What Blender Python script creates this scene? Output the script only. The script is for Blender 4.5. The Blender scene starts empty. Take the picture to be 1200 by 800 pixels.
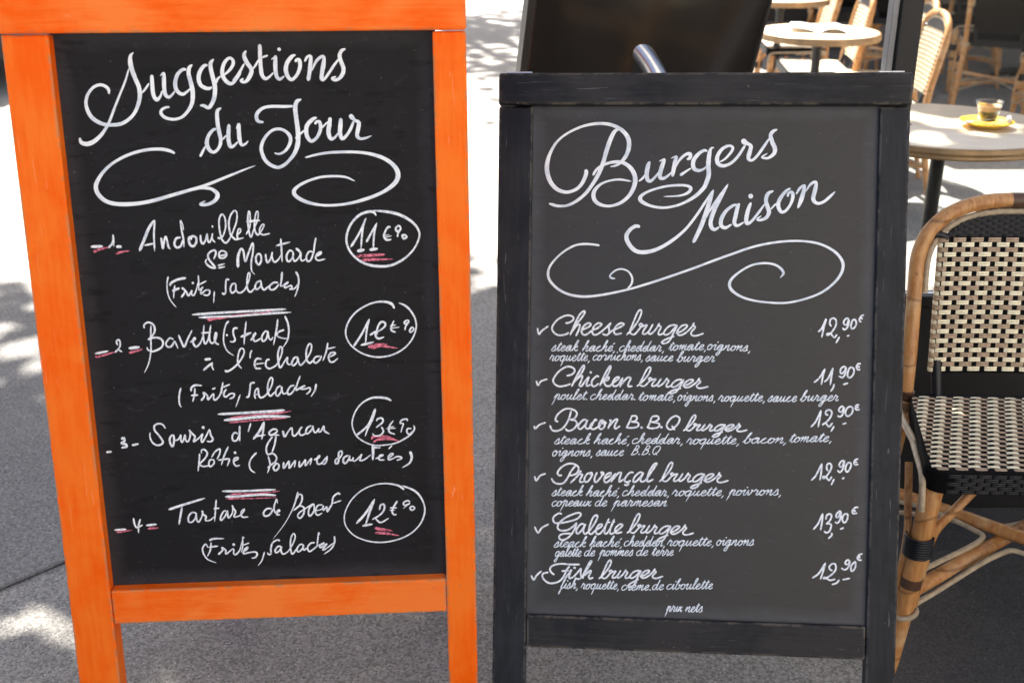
import bpy, bmesh, math, random
from mathutils import Vector, Matrix, Euler
random.seed(7)
R = math.radians
sc = bpy.context.scene
col = sc.collection

# ---------------------------------------------------------------- camera, sky, sun, exposure
CAM_H, PITCH, FPX = 1.45, R(22.5), 1350.0
cam_d = bpy.data.cameras.new("camera"); cam = bpy.data.objects.new("camera", cam_d); col.objects.link(cam)
cam.location = (0, 0, CAM_H); cam.rotation_euler = (R(90) - PITCH, 0, 0)
cam_d.sensor_width = 36; cam_d.lens = 36 * FPX / 1200; cam_d.clip_end = 1000; cam_d.clip_start = 0.05
cam_d.dof.use_dof = True; cam_d.dof.focus_distance = 1.95; cam_d.dof.aperture_fstop = 5.6
sc.camera = cam
SUN_EL, SUN_AZ = R(52), R(-16)                 # azimuth from +Y, negative = to the left
to_sun = Vector((math.sin(SUN_AZ) * math.cos(SUN_EL), math.cos(SUN_AZ) * math.cos(SUN_EL), math.sin(SUN_EL)))
w = bpy.data.worlds.new("World"); sc.world = w; w.use_nodes = True
nt = w.node_tree; nt.nodes.clear()
sky = nt.nodes.new("ShaderNodeTexSky"); sky.sky_type = 'NISHITA'; sky.sun_disc = False; sky.dust_density = 4.0; sky.air_density = 0.8; sky.ozone_density = 0.6
sky.sun_elevation = SUN_EL; sky.sun_rotation = SUN_AZ
bg = nt.nodes.new("ShaderNodeBackground"); bg.inputs[1].default_value = 0.06
wo = nt.nodes.new("ShaderNodeOutputWorld")
nt.links.new(sky.outputs[0], bg.inputs[0]); nt.links.new(bg.outputs[0], wo.inputs[0])
sl = bpy.data.lights.new("sun", 'SUN'); sl.energy = 5.0; sl.angle = R(0.53); sl.color = (1, .95, .87)
so = bpy.data.objects.new("sun", sl); col.objects.link(so)
so.rotation_euler = to_sun.to_track_quat('Z', 'Y').to_euler()
so.location = (-4, 10, 14)
sc.view_settings.view_transform = 'Standard'; sc.view_settings.look = 'None'
sc.view_settings.gamma = 1; sc.view_settings.use_curve_mapping = False
sc.view_settings.exposure = 2.45

# ---------------------------------------------------------------- helpers
def tag(o, label=None, cat=None, group=None, kind=None):
    if label: o['label'] = label
    if cat: o['category'] = cat
    if group: o['group'] = group
    if kind: o['kind'] = kind
    return o
def empty(name, loc=(0, 0, 0), rz=0.0, label=None, cat=None, group=None):
    o = bpy.data.objects.new(name, None); col.objects.link(o)
    o.location = loc; o.rotation_euler = (0, 0, rz); o.empty_display_size = .05
    return tag(o, label, cat, group)
def copy_tree(o, parent=None):
    c = o.copy(); col.objects.link(c)
    if parent is not None:
        c.parent = parent; c.matrix_parent_inverse = o.matrix_parent_inverse.copy()
    for ch in list(o.children): copy_tree(ch, c)
    return c
class MB:
    """collects shapes; build() links them as ONE mesh object"""
    def __init__(s): s.v = []; s.f = []; s.m = []; s.sm = []
    def add(s, vs, fs, mi=0, smooth=False, M=None):
        b = len(s.v)
        for p in vs: s.v.append(tuple(M @ Vector(p)) if M else tuple(p))
        for f in fs: s.f.append([b + i for i in f]); s.m.append(mi); s.sm.append(smooth)
    def box(s, x0, x1, y0, y1, z0, z1, bev=.002, mi=0, M=None, seg=2):
        bm = bmesh.new(); bmesh.ops.create_cube(bm, size=1)
        for v in bm.verts:
            v.co = Vector(((x0 + x1) / 2 + v.co.x * (x1 - x0), (y0 + y1) / 2 + v.co.y * (y1 - y0), (z0 + z1) / 2 + v.co.z * (z1 - z0)))
        if bev > 0: bmesh.ops.bevel(bm, geom=list(bm.edges), offset=bev, segments=seg, affect='EDGES', profile=.5)
        bm.verts.ensure_lookup_table()
        s.add([v.co for v in bm.verts], [[v.index for v in f.verts] for f in bm.faces], mi, False, M); bm.free()
    def tube(s, pts, rad, n=12, mi=0, cap=True, M=None, closed=False):
        pts = [Vector(p) for p in pts]; k = len(pts)
        rs = rad if isinstance(rad, (list, tuple)) else [rad] * k
        up = None; vs = []
        for i, p in enumerate(pts):
            a = pts[i - 1] if (i > 0 or closed) else p; b = pts[(i + 1) % k] if (i < k - 1 or closed) else p
            t = (b - a).normalized()
            if up is None: up = t.orthogonal().normalized()
            up = (up - t * up.dot(t)).normalized(); sd = t.cross(up)
            for j in range(n):
                q = 2 * math.pi * j / n; vs.append(p + (up * math.cos(q) + sd * math.sin(q)) * rs[i])
        fs = [[i * n + j, i * n + (j + 1) % n, ((i + 1) % k) * n + (j + 1) % n, ((i + 1) % k) * n + j] for i in range(k if closed else k - 1) for j in range(n)]
        s.add(vs, fs, mi, True, M)
        if cap and not closed:
            s.add(vs[:n], [list(range(n - 1, -1, -1))], mi, False, M); s.add(vs[-n:], [list(range(n))], mi, False, M)
    def lathe(s, prof, n=48, mi=0, M=None, smooth=True):
        vs = []; fs = []; k = len(prof)
        for (r, z) in prof:
            for j in range(n):
                q = 2 * math.pi * j / n; vs.append((r * math.cos(q), r * math.sin(q), z))
        for i in range(k - 1):
            for j in range(n): fs.append([i * n + j, i * n + (j + 1) % n, (i + 1) * n + (j + 1) % n, (i + 1) * n + j])
        s.add(vs, fs, mi, smooth, M)
        if prof[0][0] > 1e-4: s.add(vs[:n], [list(range(n - 1, -1, -1))], mi, False, M)
        if prof[-1][0] > 1e-4: s.add(vs[-n:], [list(range(n))], mi, False, M)
    def build(s, name, mats, parent=None, M=None):
        me = bpy.data.meshes.new(name); me.from_pydata(s.v, [], s.f)
        for m in (mats if isinstance(mats, (list, tuple)) else [mats]): me.materials.append(getattr(m, 'm', m))
        me.polygons.foreach_set('material_index', s.m); me.polygons.foreach_set('use_smooth', s.sm); me.update()
        o = bpy.data.objects.new(name, me); col.objects.link(o)
        if parent is not None: o.parent = parent
        if M is not None: o.matrix_local = M
        return o
def spline(pts, per=6):
    """Catmull-Rom through tuples of any dimension"""
    if len(pts) < 3:
        a, b = pts[0], pts[-1]; return [tuple(a[k] + (b[k] - a[k]) * t / per for k in range(len(a))) for t in range(per + 1)]
    P = [tuple(2 * pts[0][k] - pts[1][k] for k in range(len(pts[0])))] + list(pts) + [tuple(2 * pts[-1][k] - pts[-2][k] for k in range(len(pts[0])))]
    out = []
    for i in range(1, len(P) - 2):
        for t in range(per):
            u = t / per
            out.append(tuple(.5 * (2 * P[i][k] + (P[i + 1][k] - P[i - 1][k]) * u + (2 * P[i - 1][k] - 5 * P[i][k] + 4 * P[i + 1][k] - P[i + 2][k]) * u * u + (3 * P[i][k] - P[i - 1][k] - 3 * P[i + 1][k] + P[i + 2][k]) * u ** 3) for k in range(len(P[0]))))
    out.append(tuple(pts[-1])); return out

# ---------------------------------------------------------------- materials
class Mat:
    def __init__(s, name):
        s.m = bpy.data.materials.new(name); s.m.use_nodes = True
        s.t = s.m.node_tree; s.b = s.t.nodes["Principled BSDF"]
    def n(s, typ, **kw):
        nd = s.t.nodes.new("ShaderNode" + typ)
        for k, v in kw.items():
            if k.startswith('_'): setattr(nd, k[1:], v)
            else: nd.inputs[k.replace('__', ' ')].default_value = v
        return nd
    def l(s, a, b): s.t.links.new(a, b)
    def coords(s, scale=(1, 1, 1), out='Object'):
        tc = s.n("TexCoord"); mp = s.n("Mapping", Scale=scale); s.l(tc.outputs[out], mp.inputs[0]); return mp.outputs[0]
    def noise(s, vec, scale, detail=4, rough=.55, dist=0.0):
        nd = s.n("TexNoise", Scale=scale, Detail=detail, Roughness=rough, Distortion=dist); s.l(vec, nd.inputs['Vector']); return nd.outputs['Fac']
    def ramp(s, fac, stops):
        nd = s.n("ValToRGB"); cr = nd.color_ramp
        while len(cr.elements) > len(stops): cr.elements.remove(cr.elements[-1])
        while len(cr.elements) < len(stops): cr.elements.new(.5)
        for e, (p, c) in zip(cr.elements, stops):
            e.position = p; e.color = (c, c, c, 1) if isinstance(c, (int, float)) else (*c, 1)
        s.l(fac, nd.inputs[0]); return nd.outputs[0]
    def mix(s, fac, a, b, typ='MIX'):
        nd = s.n("Mix", _data_type='RGBA', _blend_type=typ)
        for sock, val in ((nd.inputs[0], fac), (nd.inputs[6], a), (nd.inputs[7], b)):
            if hasattr(val, 'links') or isinstance(val, bpy.types.NodeSocket): s.l(val, sock)
            elif isinstance(val, (int, float)): sock.default_value = val
            else: sock.default_value = (*val, 1)
        return nd.outputs[2]
    def math(s, op, a, b=0.0):
        nd = s.n("Math", _operation=op)
        for sock, val in ((nd.inputs[0], a), (nd.inputs[1], b)):
            if isinstance(val, bpy.types.NodeSocket): s.l(val, sock)
            else: sock.default_value = val
        return nd.outputs[0]
    def bump(s, h, strength=.3, dist=.002):
        nd = s.n("Bump", Strength=strength, Distance=dist); s.l(h, nd.inputs['Height']); s.l(nd.outputs[0], s.b.inputs['Normal'])
    def set(s, color=None, rough=None, spec=None, metal=None):
        for key, val in (('Base Color', color), ('Roughness', rough), ('Specular IOR Level', spec), ('Metallic', metal)):
            if val is None: continue
            if isinstance(val, bpy.types.NodeSocket): s.l(val, s.b.inputs[key])
            elif isinstance(val, (int, float)): s.b.inputs[key].default_value = val
            else: s.b.inputs[key].default_value = (*val, 1)
        return s.m
    def edge(s, rad=.004, lo=.97, hi=.90):
        """mask of worn edges: 1 on the edge"""
        bv = s.n("Bevel", Radius=rad); bv.samples = 4; ge = s.n("NewGeometry"); d = s.n("VectorMath", _operation='DOT_PRODUCT')
        s.l(bv.outputs[0], d.inputs[0]); s.l(ge.outputs['Normal'], d.inputs[1])
        mr = s.n("MapRange", From__Min=lo, From__Max=hi, To__Min=0.0, To__Max=1.0) if False else s.n("MapRange")
        mr.inputs[1].default_value = lo; mr.inputs[2].default_value = hi; s.l(d.outputs['Value'], mr.inputs[0]); return mr.outputs[0]

def plain(name, color, rough=.5, spec=.5, metal=0, var=.12, scale=30):
    m = Mat(name); v = m.noise(m.coords(), scale)
    c = m.mix(m.ramp(v, [(.35, 0.0), (.65, 1.0)]), tuple(x * (1 - var) for x in color), tuple(min(1, x * (1 + var)) for x in color))
    return m.set(c, rough, spec, metal)

def mat_painted_wood(name, deep, faded, bare, axis='y', rough=.42, spec=.25):
    """brushed paint over wood: grain along one axis, faded patches, chips on the edges"""
    m = Mat(name)
    g = (14, 1.2, 14) if axis == 'y' else (1.2, 14, 14)
    vg = m.coords(g); v = m.coords()
    grain = m.noise(vg, 9, 6, .65, .4); patch = m.noise(v, 6.5, 5, .6, .5); fine = m.noise(v, 90, 3, .6)
    f = m.math('ADD', m.math('MULTIPLY', grain, .38), m.math('MULTIPLY', patch, .72))
    c = m.mix(m.ramp(f, [(.44, 0.0), (.64, 1.0)]), deep, faded)
    scr = m.ramp(m.noise(m.coords((60, 3, 60) if axis == 'y' else (3, 60, 60)), 4, 2, .5, 1.2), [(.70, 0.0), (.74, .55)])
    c = m.mix(scr, c, tuple(min(1, x * 1.1 + .12) for x in faded))
    wear = m.math('MULTIPLY', m.edge(.006, .99, .93), m.ramp(m.math('ADD', m.math('MULTIPLY', fine, .45), m.math('MULTIPLY', m.noise(v, 22, 4), .55)), [(.46, 0.0), (.53, 1.0)]))
    dots = m.ramp(m.noise(v, 170, 2, .5), [(.73, 0.0), (.76, .7)])
    c = m.mix(m.math('MAXIMUM', wear, m.math('MULTIPLY', dots, m.ramp(patch, [(.5, 0.0), (.6, 1.0)]))), c, bare)
    m.bump(m.math('ADD', m.math('MULTIPLY', grain, .8), m.math('MULTIPLY', wear, -1.0)), .25, .0015)
    return m.set(c, m.ramp(patch, [(.3, rough - .06), (.7, rough + .14)]), spec)
# handwriting traced stroke by stroke: (part name, x0, y0, scale, default width, strokes)
LEFT = [
("heading_lettering",85,55,10,40,"""715,65,10 680,110,40 678,180,58 695,260,60 735,370,56 775,460,55 790,540,55 785,620,52 755,720,45 710,800,42 640,865,42 560,905,45 470,915,46 380,910,46 300,880,50 230,830,52 185,760,50 160,680,45 162,620,42 185,550,38 240,480,36 310,447,38 370,455,40 420,495,42 430,555,22
662,255,18 620,400,26 560,550,28 500,700,30 440,860,34 395,950,36 330,1040,46 250,1110,54 170,1138,58 105,1120,50 85,1065,25
805,550,15 850,500,28 900,425,22"""),
("heading_lettering",165,65,10,40,"""130,228,40 133,300,50 140,400,52 155,480,50 190,520,48 230,480,30 252,415,20
228,242,14 270,208,30 272,280,52 275,380,52 290,460,50 330,490,40 370,460,28 400,420,20
535,168,32 490,168,38 435,220,45 405,310,50 412,390,52 450,440,48 500,455,40 550,420,28 580,390,18
605,108,20 568,150,48 562,220,52 585,310,55 605,400,58 610,490,55 595,580,48 540,670,40 470,730,35 380,750,36 290,730,42 240,685,42 245,640,36 290,612,30 340,605,26
785,115,28 740,125,42 695,190,50 678,270,52 700,345,52 750,380,48 800,390,40 835,370,20
855,45,20 820,90,48 820,150,52 840,240,55 865,340,58 870,430,55 855,520,52 820,590,48 790,615,42 740,590,40 695,588,22
880,330,30 900,280,30 935,245,22
935,248,22 1000,212,28 1060,150,40 1085,90,42 1070,45,38 1030,35,36 980,90,45 955,180,50 970,260,52 1020,320,48 1070,330,40 1120,280,35 1175,195,28"""),
("heading_lettering",255,45,10,40,"""180,510,42 240,430,38 315,295,25
335,145,20 310,200,48 340,280,55 395,360,50 390,420,55 350,490,46 310,515,35 275,498,38 305,470,18
415,360,20 450,310,28 480,250,18
493,70,45 497,150,50 500,250,50 508,350,50 520,430,50 560,475,42 610,450,28 655,402,18
512,228,25 590,202,30
628,252,14 690,205,25
680,200,40 677,280,52 680,380,52 695,450,48 730,480,38 785,442,18
708,122,25 735,140,32
915,195,20 870,215,45 815,290,52 800,370,55 825,450,50 870,485,42 930,430,40 965,340,48 960,260,48 930,250,35 910,278,38"""),
("heading_lettering",320,45,10,40,"""370,275,26 400,220,32 445,200,30
445,200,38 440,280,50 430,380,50 412,500,48
455,385,15 500,280,35 560,220,38 595,225,40 590,310,55 575,400,52 570,475,48 600,480,35 660,400,35 720,310,32 778,235,20
850,125,20 805,145,42 780,200,48 795,270,52 825,350,52 815,420,50 770,475,42 720,490,36 695,470,36 738,448,18"""),
("heading_lettering",220,110,10,40,"""145,738,32 175,680,32 208,615,25
335,410,32 290,430,38 240,500,45 225,580,52 250,650,50 300,685,40 350,655,38 385,590,40 395,530,30
395,165,20 350,200,45 345,280,50 355,370,52 370,450,52 388,540,46 375,620,40
405,540,25 460,480,18
485,355,35 480,430,50 478,530,52 500,615,50 540,610,35 590,560,18
568,412,15 600,355,35 600,440,52 610,540,52 635,600,38 680,585,28 710,550,14"""),
("heading_lettering",290,110,10,40,"""540,145,28 430,150,38 290,148,38 190,165,38 125,215,45 105,270,48 125,320,42 190,335,28
632,65,22 580,90,48 560,160,55 570,270,55 588,400,58 595,520,58 585,610,58 550,700,48 480,790,40 420,840,42 355,862,42 270,832,46 205,770,48 165,670,46 170,590,42 215,500,38 290,430,36 370,412,36 440,435,38 495,490,45 505,550,46 480,620,40 430,680,32 370,705,26 315,693,16
560,525,25 620,470,28 670,425,20
815,280,22 770,295,45 705,360,52 688,440,55 710,520,50 755,555,42 815,510,40 855,420,45 850,340,45 815,325,35 790,358,36
865,405,25 945,325,20
970,275,42 962,350,55 950,450,56 975,525,46 1020,515,32 1068,455,20"""),
("heading_lettering",340,110,10,40,"""595,285,42 590,370,55 585,460,55 610,525,46 660,490,38 710,410,38 745,320,30
715,240,60 720,270,62 760,310,38 805,340,50 795,420,52 785,490,48 820,525,38 880,520,30 958,490,12"""),
("flourish",100,170,10,36,"""1052,98,24 1000,72,36 920,52,38 820,48,36 700,60,36 560,95,34 430,150,34 300,230,32 200,330,38 140,430,46 125,500,50 150,570,52 210,635,50 290,675,48 400,692,48 520,692,48 660,678,44 820,645,42 1000,592,40 1250,520,36 1400,475,35 1700,355,28 1900,275,18 1995,240,6
1260,530,20 1330,505,32 1400,503,34 1480,515,38 1540,560,48 1550,600,50 1520,650,42 1450,690,36 1380,700,36 1350,690,30 1408,652,12"""),
("flourish",335,170,8,28,"""180,118,16 280,92,22 400,72,24 540,65,26 680,68,26 800,85,30 920,125,34 1010,190,38 1050,260,44 1040,330,42 980,395,36 880,455,30 750,505,30 600,545,26 460,563,24 330,562,24 200,535,32 110,490,36 75,440,38 110,390,28 200,340,24 320,302,22 440,292,22 560,300,20 648,338,10"""),
("item_number",100,245,10,26,"""65,440,36 210,435,32
270,458,25 325,385,26 325,295,20
327,300,26 335,440,14
362,440,36 430,440,36"""),
("pink_underline",100,245,10,26,"""98,502,38 170,470,25 285,448,16
358,522,34 430,500,25 518,488,14"""),
("dish_name",100,245,10,24,"""635,492,36 690,360,36 740,235,36 805,128,25
815,128,24 805,300,24 814,492,20
690,425,26 815,400,26
888,332,24 900,400,30 910,460,26 920,400,25 940,320,24 960,370,24 975,440,26 998,468,18"""),
("dish_name",200,245,10,22,"""120,330,26 65,345,28 45,410,28 75,450,30 120,430,26 145,360,22
152,248,14 140,180,14 115,133,16 130,250,22 150,350,24 157,450,16
250,320,30 215,340,28 225,410,32 265,435,30 300,390,28 295,330,28 250,318,28 238,362,20
350,298,22 355,370,26 380,405,28 410,360,22 428,288,16 435,360,22 455,390,24 480,340,18 490,285,18 490,350,20 522,392,20
488,190,22 493,218,20
552,330,26 580,345,26 620,300,20 645,200,20 635,100,20 600,60,22 570,120,22 572,230,22 600,350,24 645,395,26 690,350,20 740,240,20 775,130,20 775,40,18 745,20,22 700,80,22 682,180,24 700,290,24 740,340,26 770,355,24 858,335,16
768,310,20 815,270,18 820,235,18 795,238,20 780,300,22 788,352,22
885,298,22 930,200,18 930,60,18 915,28,20 905,120,22 915,240,22 940,330,20 975,240,18 1020,120,16 1025,40,18 1005,35,18 985,130,20 985,240,22 1020,300,26 1060,260,18 1095,190,16 1075,180,16 1045,230,20 1050,280,20 1090,300,22 1168,284,16
885,147,34 1048,132,24
"""),
("dish_name",200,245,10,24,"""505,588,18 530,520,24 520,483,24 480,490,24 440,530,24 445,580,26 490,640,28 522,688,26 470,680,26 425,645,24 410,610,18 427,583,12
580,545,20 640,533,22 655,512,20 610,488,22 570,510,24 575,565,26 620,572,24 668,535,16
553,662,22 635,638,16
558,690,24 640,672,16
790,685,38 790,560,34 825,465,26 855,500,26 875,615,22 910,520,24 962,395,22 965,500,22 945,620,22 950,720,18 988,766,10
1030,515,22 1000,560,24 1005,620,26 1035,650,26 1062,600,24 1055,540,24 1028,515,22"""),
("dish_name",270,265,10,22,"""413,322,22 420,390,24 440,425,24 475,370,20 490,305,18 490,370,22 520,420,24 570,380,20 608,308,12
590,142,22 600,280,24 607,422,14
538,228,32 702,185,18
735,298,22 695,285,24 660,340,24 665,400,26 695,410,24 735,350,20 735,300,18 735,370,22 755,410,24 800,370,20 828,305,16
768,255,32 820,310,28 825,380,22 845,405,20 895,375,16
970,300,22 920,300,24 890,360,24 905,410,24 945,390,22 980,290,20
1002,133,22 985,230,22 975,335,16
1008,352,22 1055,322,28 1060,300,22 1020,320,22 1000,370,22 1030,400,22 1112,383,18"""),
("dish_name",185,300,10,20,"""122,238,22 108,320,16 115,420,18 145,510,16 218,602,10
140,348,26 160,312,30 230,275,32 330,255,34
200,340,20 190,420,20 185,498,12
168,408,36 258,373,28
275,485,26 320,410,24 280,372,28
285,365,28 335,420,22 360,465,22 400,400,18 395,440,18 420,460,22 450,400,16 475,300,16
408,308,22 413,320,22
475,223,18 480,320,20 480,405,14
485,335,20 572,288,18
480,402,16 520,370,18 528,360,18 505,410,20 510,440,22 560,400,18 605,400,20 605,440,20 575,460,22 530,448,16
662,408,20 655,548,14
838,278,28 805,275,22 795,350,20 795,420,20 775,445,24 752,428,22
915,320,22 870,330,22 850,390,22 870,430,24 910,400,20 915,330,18 920,400,20 960,430,24 1020,390,20 1065,290,18 1080,210,18 1060,200,18 1045,290,20 1050,380,22 1085,420,24 1135,375,18"""),
("dish_name",265,300,10,20,"""410,285,22 360,310,22 340,360,24 360,390,24 405,350,20 410,295,18 415,350,22 445,395,24 500,350,20
610,310,22 560,310,24 510,350,24 520,390,24 570,385,24 622,325,20
656,183,28 650,270,24 635,358,16
635,355,18 700,330,22 728,303,20 690,330,22 690,370,22 740,350,18 765,345,18 770,380,26 740,385,20 800,380,20 848,318,14
815,178,28 845,240,24 850,320,20 830,410,18 803,478,10"""),
("divider_line",190,360,10,26,"""352,85,30 700,62,28 1200,35,28 1452,20,24
428,118,30 800,105,28 1100,80,32 1512,57,22"""),
("pink_underline",190,360,10,26,"""528,140,64 600,130,40 700,120,34 900,90,18 1200,62,16 1300,25,8"""),
("price",395,240,10,24,"""460,128,16 430,88,28 370,80,30 270,115,30 180,200,26 125,310,26 110,420,26 145,530,26 230,630,26 350,695,30 500,720,32 640,705,28 780,635,26 890,530,22 950,420,22 965,330,22 920,240,28 830,165,32 700,105,34 560,78,30 420,66,14
160,495,30 250,350,24 342,152,20
335,160,22 300,280,24 280,515,20
235,543,42 322,525,34
343,438,30 400,330,22 468,210,16
460,220,22 435,330,24 425,515,20
380,527,38 478,512,30
628,265,20 600,258,24 565,310,24 550,370,26 580,410,26 638,405,18
538,365,14 612,348,12
543,387,14 642,363,12
740,290,22 700,310,24 690,270,24 725,245,22 745,280,22 715,330,20 708,378,20
790,345,24 765,365,26 785,395,26 815,375,24 788,345,24"""),
("pink_underline",395,240,10,26,"""220,600,36 400,590,34 562,580,26
285,645,36 450,640,30 655,635,10"""),
("price",395,345,10,22,"""673,163,22 640,110,32 570,85,28 480,85,22 370,115,20 240,190,20 150,290,20 105,400,20 110,500,18 170,600,18 280,680,18 400,722,20 520,730,20 660,700,20 790,625,18 880,520,18 925,400,18 920,300,20 870,200,24 800,130,24 722,96,12
187,618,28 290,460,24 377,283,18
377,285,22 350,400,22 334,563,18
277,592,32 433,554,24
383,477,24 440,440,26 500,420,18 560,370,22 560,330,24 520,320,26 485,360,22 465,430,22 470,470,18
448,440,22 455,490,24 490,515,26 553,494,14
667,303,16 640,370,22 640,420,24 688,441,18
618,366,16 693,354,14
617,396,16 733,380,12
840,320,18 800,345,18 790,320,20 825,300,20 840,320,18 805,370,18 794,418,16
880,375,20 850,420,22 865,440,20 900,405,18 878,375,18"""),
("pink_underline",395,345,10,34,"""363,615,38 460,590,34 588,580,26
402,632,36 500,600,34 713,628,12"""),
("item_number",100,365,10,26,"""112,492,30 272,460,26
380,392,18 365,350,18 390,328,20 410,360,20 400,420,18 348,478,24
375,435,22 433,472,20
508,430,38 640,413,34"""),
("pink_underline",100,365,10,24,"""122,515,24 150,528,24 342,473,18
512,482,32 590,462,26 672,438,14"""),
("dish_name",100,365,10,22,"""692,195,20 690,155,22 735,125,24 790,145,26 815,200,26 800,260,24 735,332,24
770,158,20 768,300,20 770,450,20 745,600,16 692,718,8
740,327,30 800,305,24 870,310,26 910,350,26 900,410,24 840,450,26 780,465,24 735,445,20 724,412,12
1035,325,20 990,310,22 945,370,22 965,410,24 1010,405,26 1045,350,22 1060,370,20 1088,433,16"""),
("dish_name",190,360,10,22,"""193,320,26 225,400,26 260,460,26 300,370,22 352,266,18
328,410,24 380,375,30 380,358,28 362,385,24 370,430,26 400,460,26 445,420,22 478,340,18 492,203,18
480,300,22 490,390,22 510,425,24 545,360,20 572,203,20
555,300,22 560,390,22 590,420,24 625,380,20 640,310,20 625,300,20 615,370,22 630,415,24 668,436,22
458,300,28 577,290,22
782,157,28 745,210,20 722,320,18 725,420,18 765,510,18 842,566,10
757,318,20 763,330,20
887,240,28 840,250,24 835,310,22 855,370,24 840,400,22 793,400,18
986,162,18 970,300,22 960,438,14
920,347,36 1048,293,26"""),
("dish_name",255,360,10,22,"""388,388,22 430,330,26 445,300,26 420,330,24 425,385,24 450,395,22 510,360,20
600,290,20 560,280,22 520,340,22 530,395,24 570,370,20 590,290,18 600,350,20 625,380,20 652,343,14
706,137,22 690,260,22 655,443,14
782,262,26 720,285,22 695,325,20 740,355,20 818,366,16
788,97,26 825,190,24 835,290,22 815,390,18 763,473,8"""),
("dish_name",230,385,10,24,"""97,360,36 173,352,34
83,487,30 192,393,26
190,398,24 185,440,20 207,487,14
338,483,28 360,500,28 420,470,24 500,395,22 560,290,20 550,235,20 515,240,20 490,320,20 490,410,22 532,466,20
652,250,20 635,290,20 630,348,16
767,355,24 710,350,24 685,400,24 700,460,26 763,464,22
690,415,18 802,400,14"""),
("dish_name",300,385,10,22,"""162,358,28 125,370,22 115,430,24 150,465,24 200,450,22 250,410,20 300,300,20 305,225,22 280,215,22 258,290,22 262,390,24 285,455,24 330,390,20 370,335,20 365,390,22 390,420,20 430,390,16
490,330,22 450,340,24 420,400,24 440,430,24 480,390,20 490,335,18 500,390,22 525,425,24 580,370,20 640,270,20 650,190,20 620,180,20 590,260,22 595,360,24 630,400,26 670,370,20
750,320,24 700,330,22 675,370,24 700,400,24 750,360,22 767,312,18
842,162,20 825,260,22 783,378,14
818,240,22 933,213,16
860,330,18 920,300,22 925,280,22 880,280,22 850,330,22 870,385,24 910,385,22 962,343,14"""),
("dish_name",200,430,10,22,"""120,238,24 100,340,22 105,430,20 127,470,12
240,282,22 245,240,26 290,210,28 368,215,18
285,240,20 280,320,22 260,403,18
238,330,22 323,325,26
357,392,30 395,340,22 385,298,26 430,330,22 440,380,22 500,310,18 505,370,22 530,380,24 580,320,18 605,200,14
487,258,24 527,241,20
613,173,18 600,270,20 595,312,16
608,237,24 697,198,20
655,255,22 630,290,22 625,330,22 650,345,22 700,310,20 745,310,22 735,350,22 690,370,22
816,318,20 764,468,12
988,180,26 940,190,22 930,260,22 915,340,24 883,350,26"""),
("dish_name",265,430,10,22,"""375,240,22 345,270,20 335,330,20 345,368,16
345,325,16 388,300,14
375,240,22 380,290,22 390,340,24 420,355,24 480,310,20 535,210,20 545,135,20 520,125,20 490,200,20 490,290,24 520,335,24 570,290,20
640,215,22 600,240,22 580,300,22 605,335,24 645,280,20 650,225,18 660,290,20 680,310,20 730,290,18
800,210,22 755,225,22 720,280,22 735,320,24 780,290,22 822,213,18
870,97,18 835,190,20 815,273,18
815,275,22 880,235,22 927,214,20 870,250,20 920,255,22 980,240,22 980,280,22 938,317,16
1056,193,28 1040,270,22 993,347,12"""),
("divider_line",200,430,10,28,"""553,550,32 850,535,30 1200,515,34 1338,502,28
625,620,38 850,600,32 1100,575,36 1404,578,26"""),
("pink_underline",200,430,10,20,"""695,592,22 1000,555,18 1250,538,22 1418,511,8
690,648,22 1000,620,20 1365,594,14"""),
("item_number",110,480,10,28,"""145,495,28 212,488,26
322,342,28 350,325,28 360,360,28 325,390,28 375,400,30 380,430,30 323,442,22
448,413,36 528,395,20"""),
("dish_name",165,480,10,22,"""292,218,18 255,170,22 205,160,24 160,185,24 165,240,24 215,300,26 260,370,26 235,405,26 180,410,24 130,370,22 108,310,20 111,262,14
365,290,26 340,340,26 350,400,26 375,425,26 390,370,24 385,300,24 350,298,20
380,360,16 440,345,20 470,290,18 470,350,22 490,375,22 520,290,18 525,350,22 555,370,22 580,300,20 573,232,18
565,230,22 590,265,26 635,310,26 620,370,22 680,330,20 725,280,18 710,350,22 725,375,22 770,300,20 805,222,16
730,200,28 735,210,28
805,225,22 820,290,24 845,340,26 820,370,24 773,364,18
1140,280,18 1100,265,22 1072,310,22 1085,360,24 1130,350,22 1155,280,18
1160,183,24 1158,280,24 1160,368,16"""),
("dish_name",265,480,10,22,"""290,153,22 258,258,18
318,343,28 390,250,32 447,133,26
445,135,24 435,240,24 417,348,18
340,310,24 463,290,20
600,230,22 550,225,24 505,265,26 525,295,26 580,270,22 605,235,18
510,287,24 628,294,20
585,300,24 570,400,22 540,490,22
545,310,22 490,390,22 470,460,22 490,520,22 548,494,16
665,240,28 675,290,26 690,310,24 730,250,20 770,208,18 780,290,22 810,300,22 860,240,18 888,198,20 862,230,20 860,280,24 890,295,22 940,270,18
1000,180,22 950,210,24 935,265,24 960,275,22 1010,220,20 1015,185,18 1025,240,22 1050,265,22 1090,213,18 1080,250,20 1110,250,20 1145,188,20 1150,240,24 1190,270,22 1213,279,14"""),
("dish_name",225,500,10,22,"""90,308,20 85,400,22 72,518,16
110,310,14 115,270,22 150,265,24 180,310,24 150,370,22 95,430,22 130,460,22 205,450,18
235,382,20 210,388,22 198,430,22 215,462,24 255,430,22 255,385,20 215,376,20
230,355,16 270,290,20 325,255,22 325,310,20 293,378,16
427,227,22 380,330,22 344,448,16
307,387,26 445,368,24
445,373,22 413,458,16
503,294,26 507,306,26
478,406,18 535,375,22 535,355,22 495,370,22 490,420,22 520,455,22 563,444,16
757,297,28 700,360,20 672,430,20 690,500,20 742,536,14"""),
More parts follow.
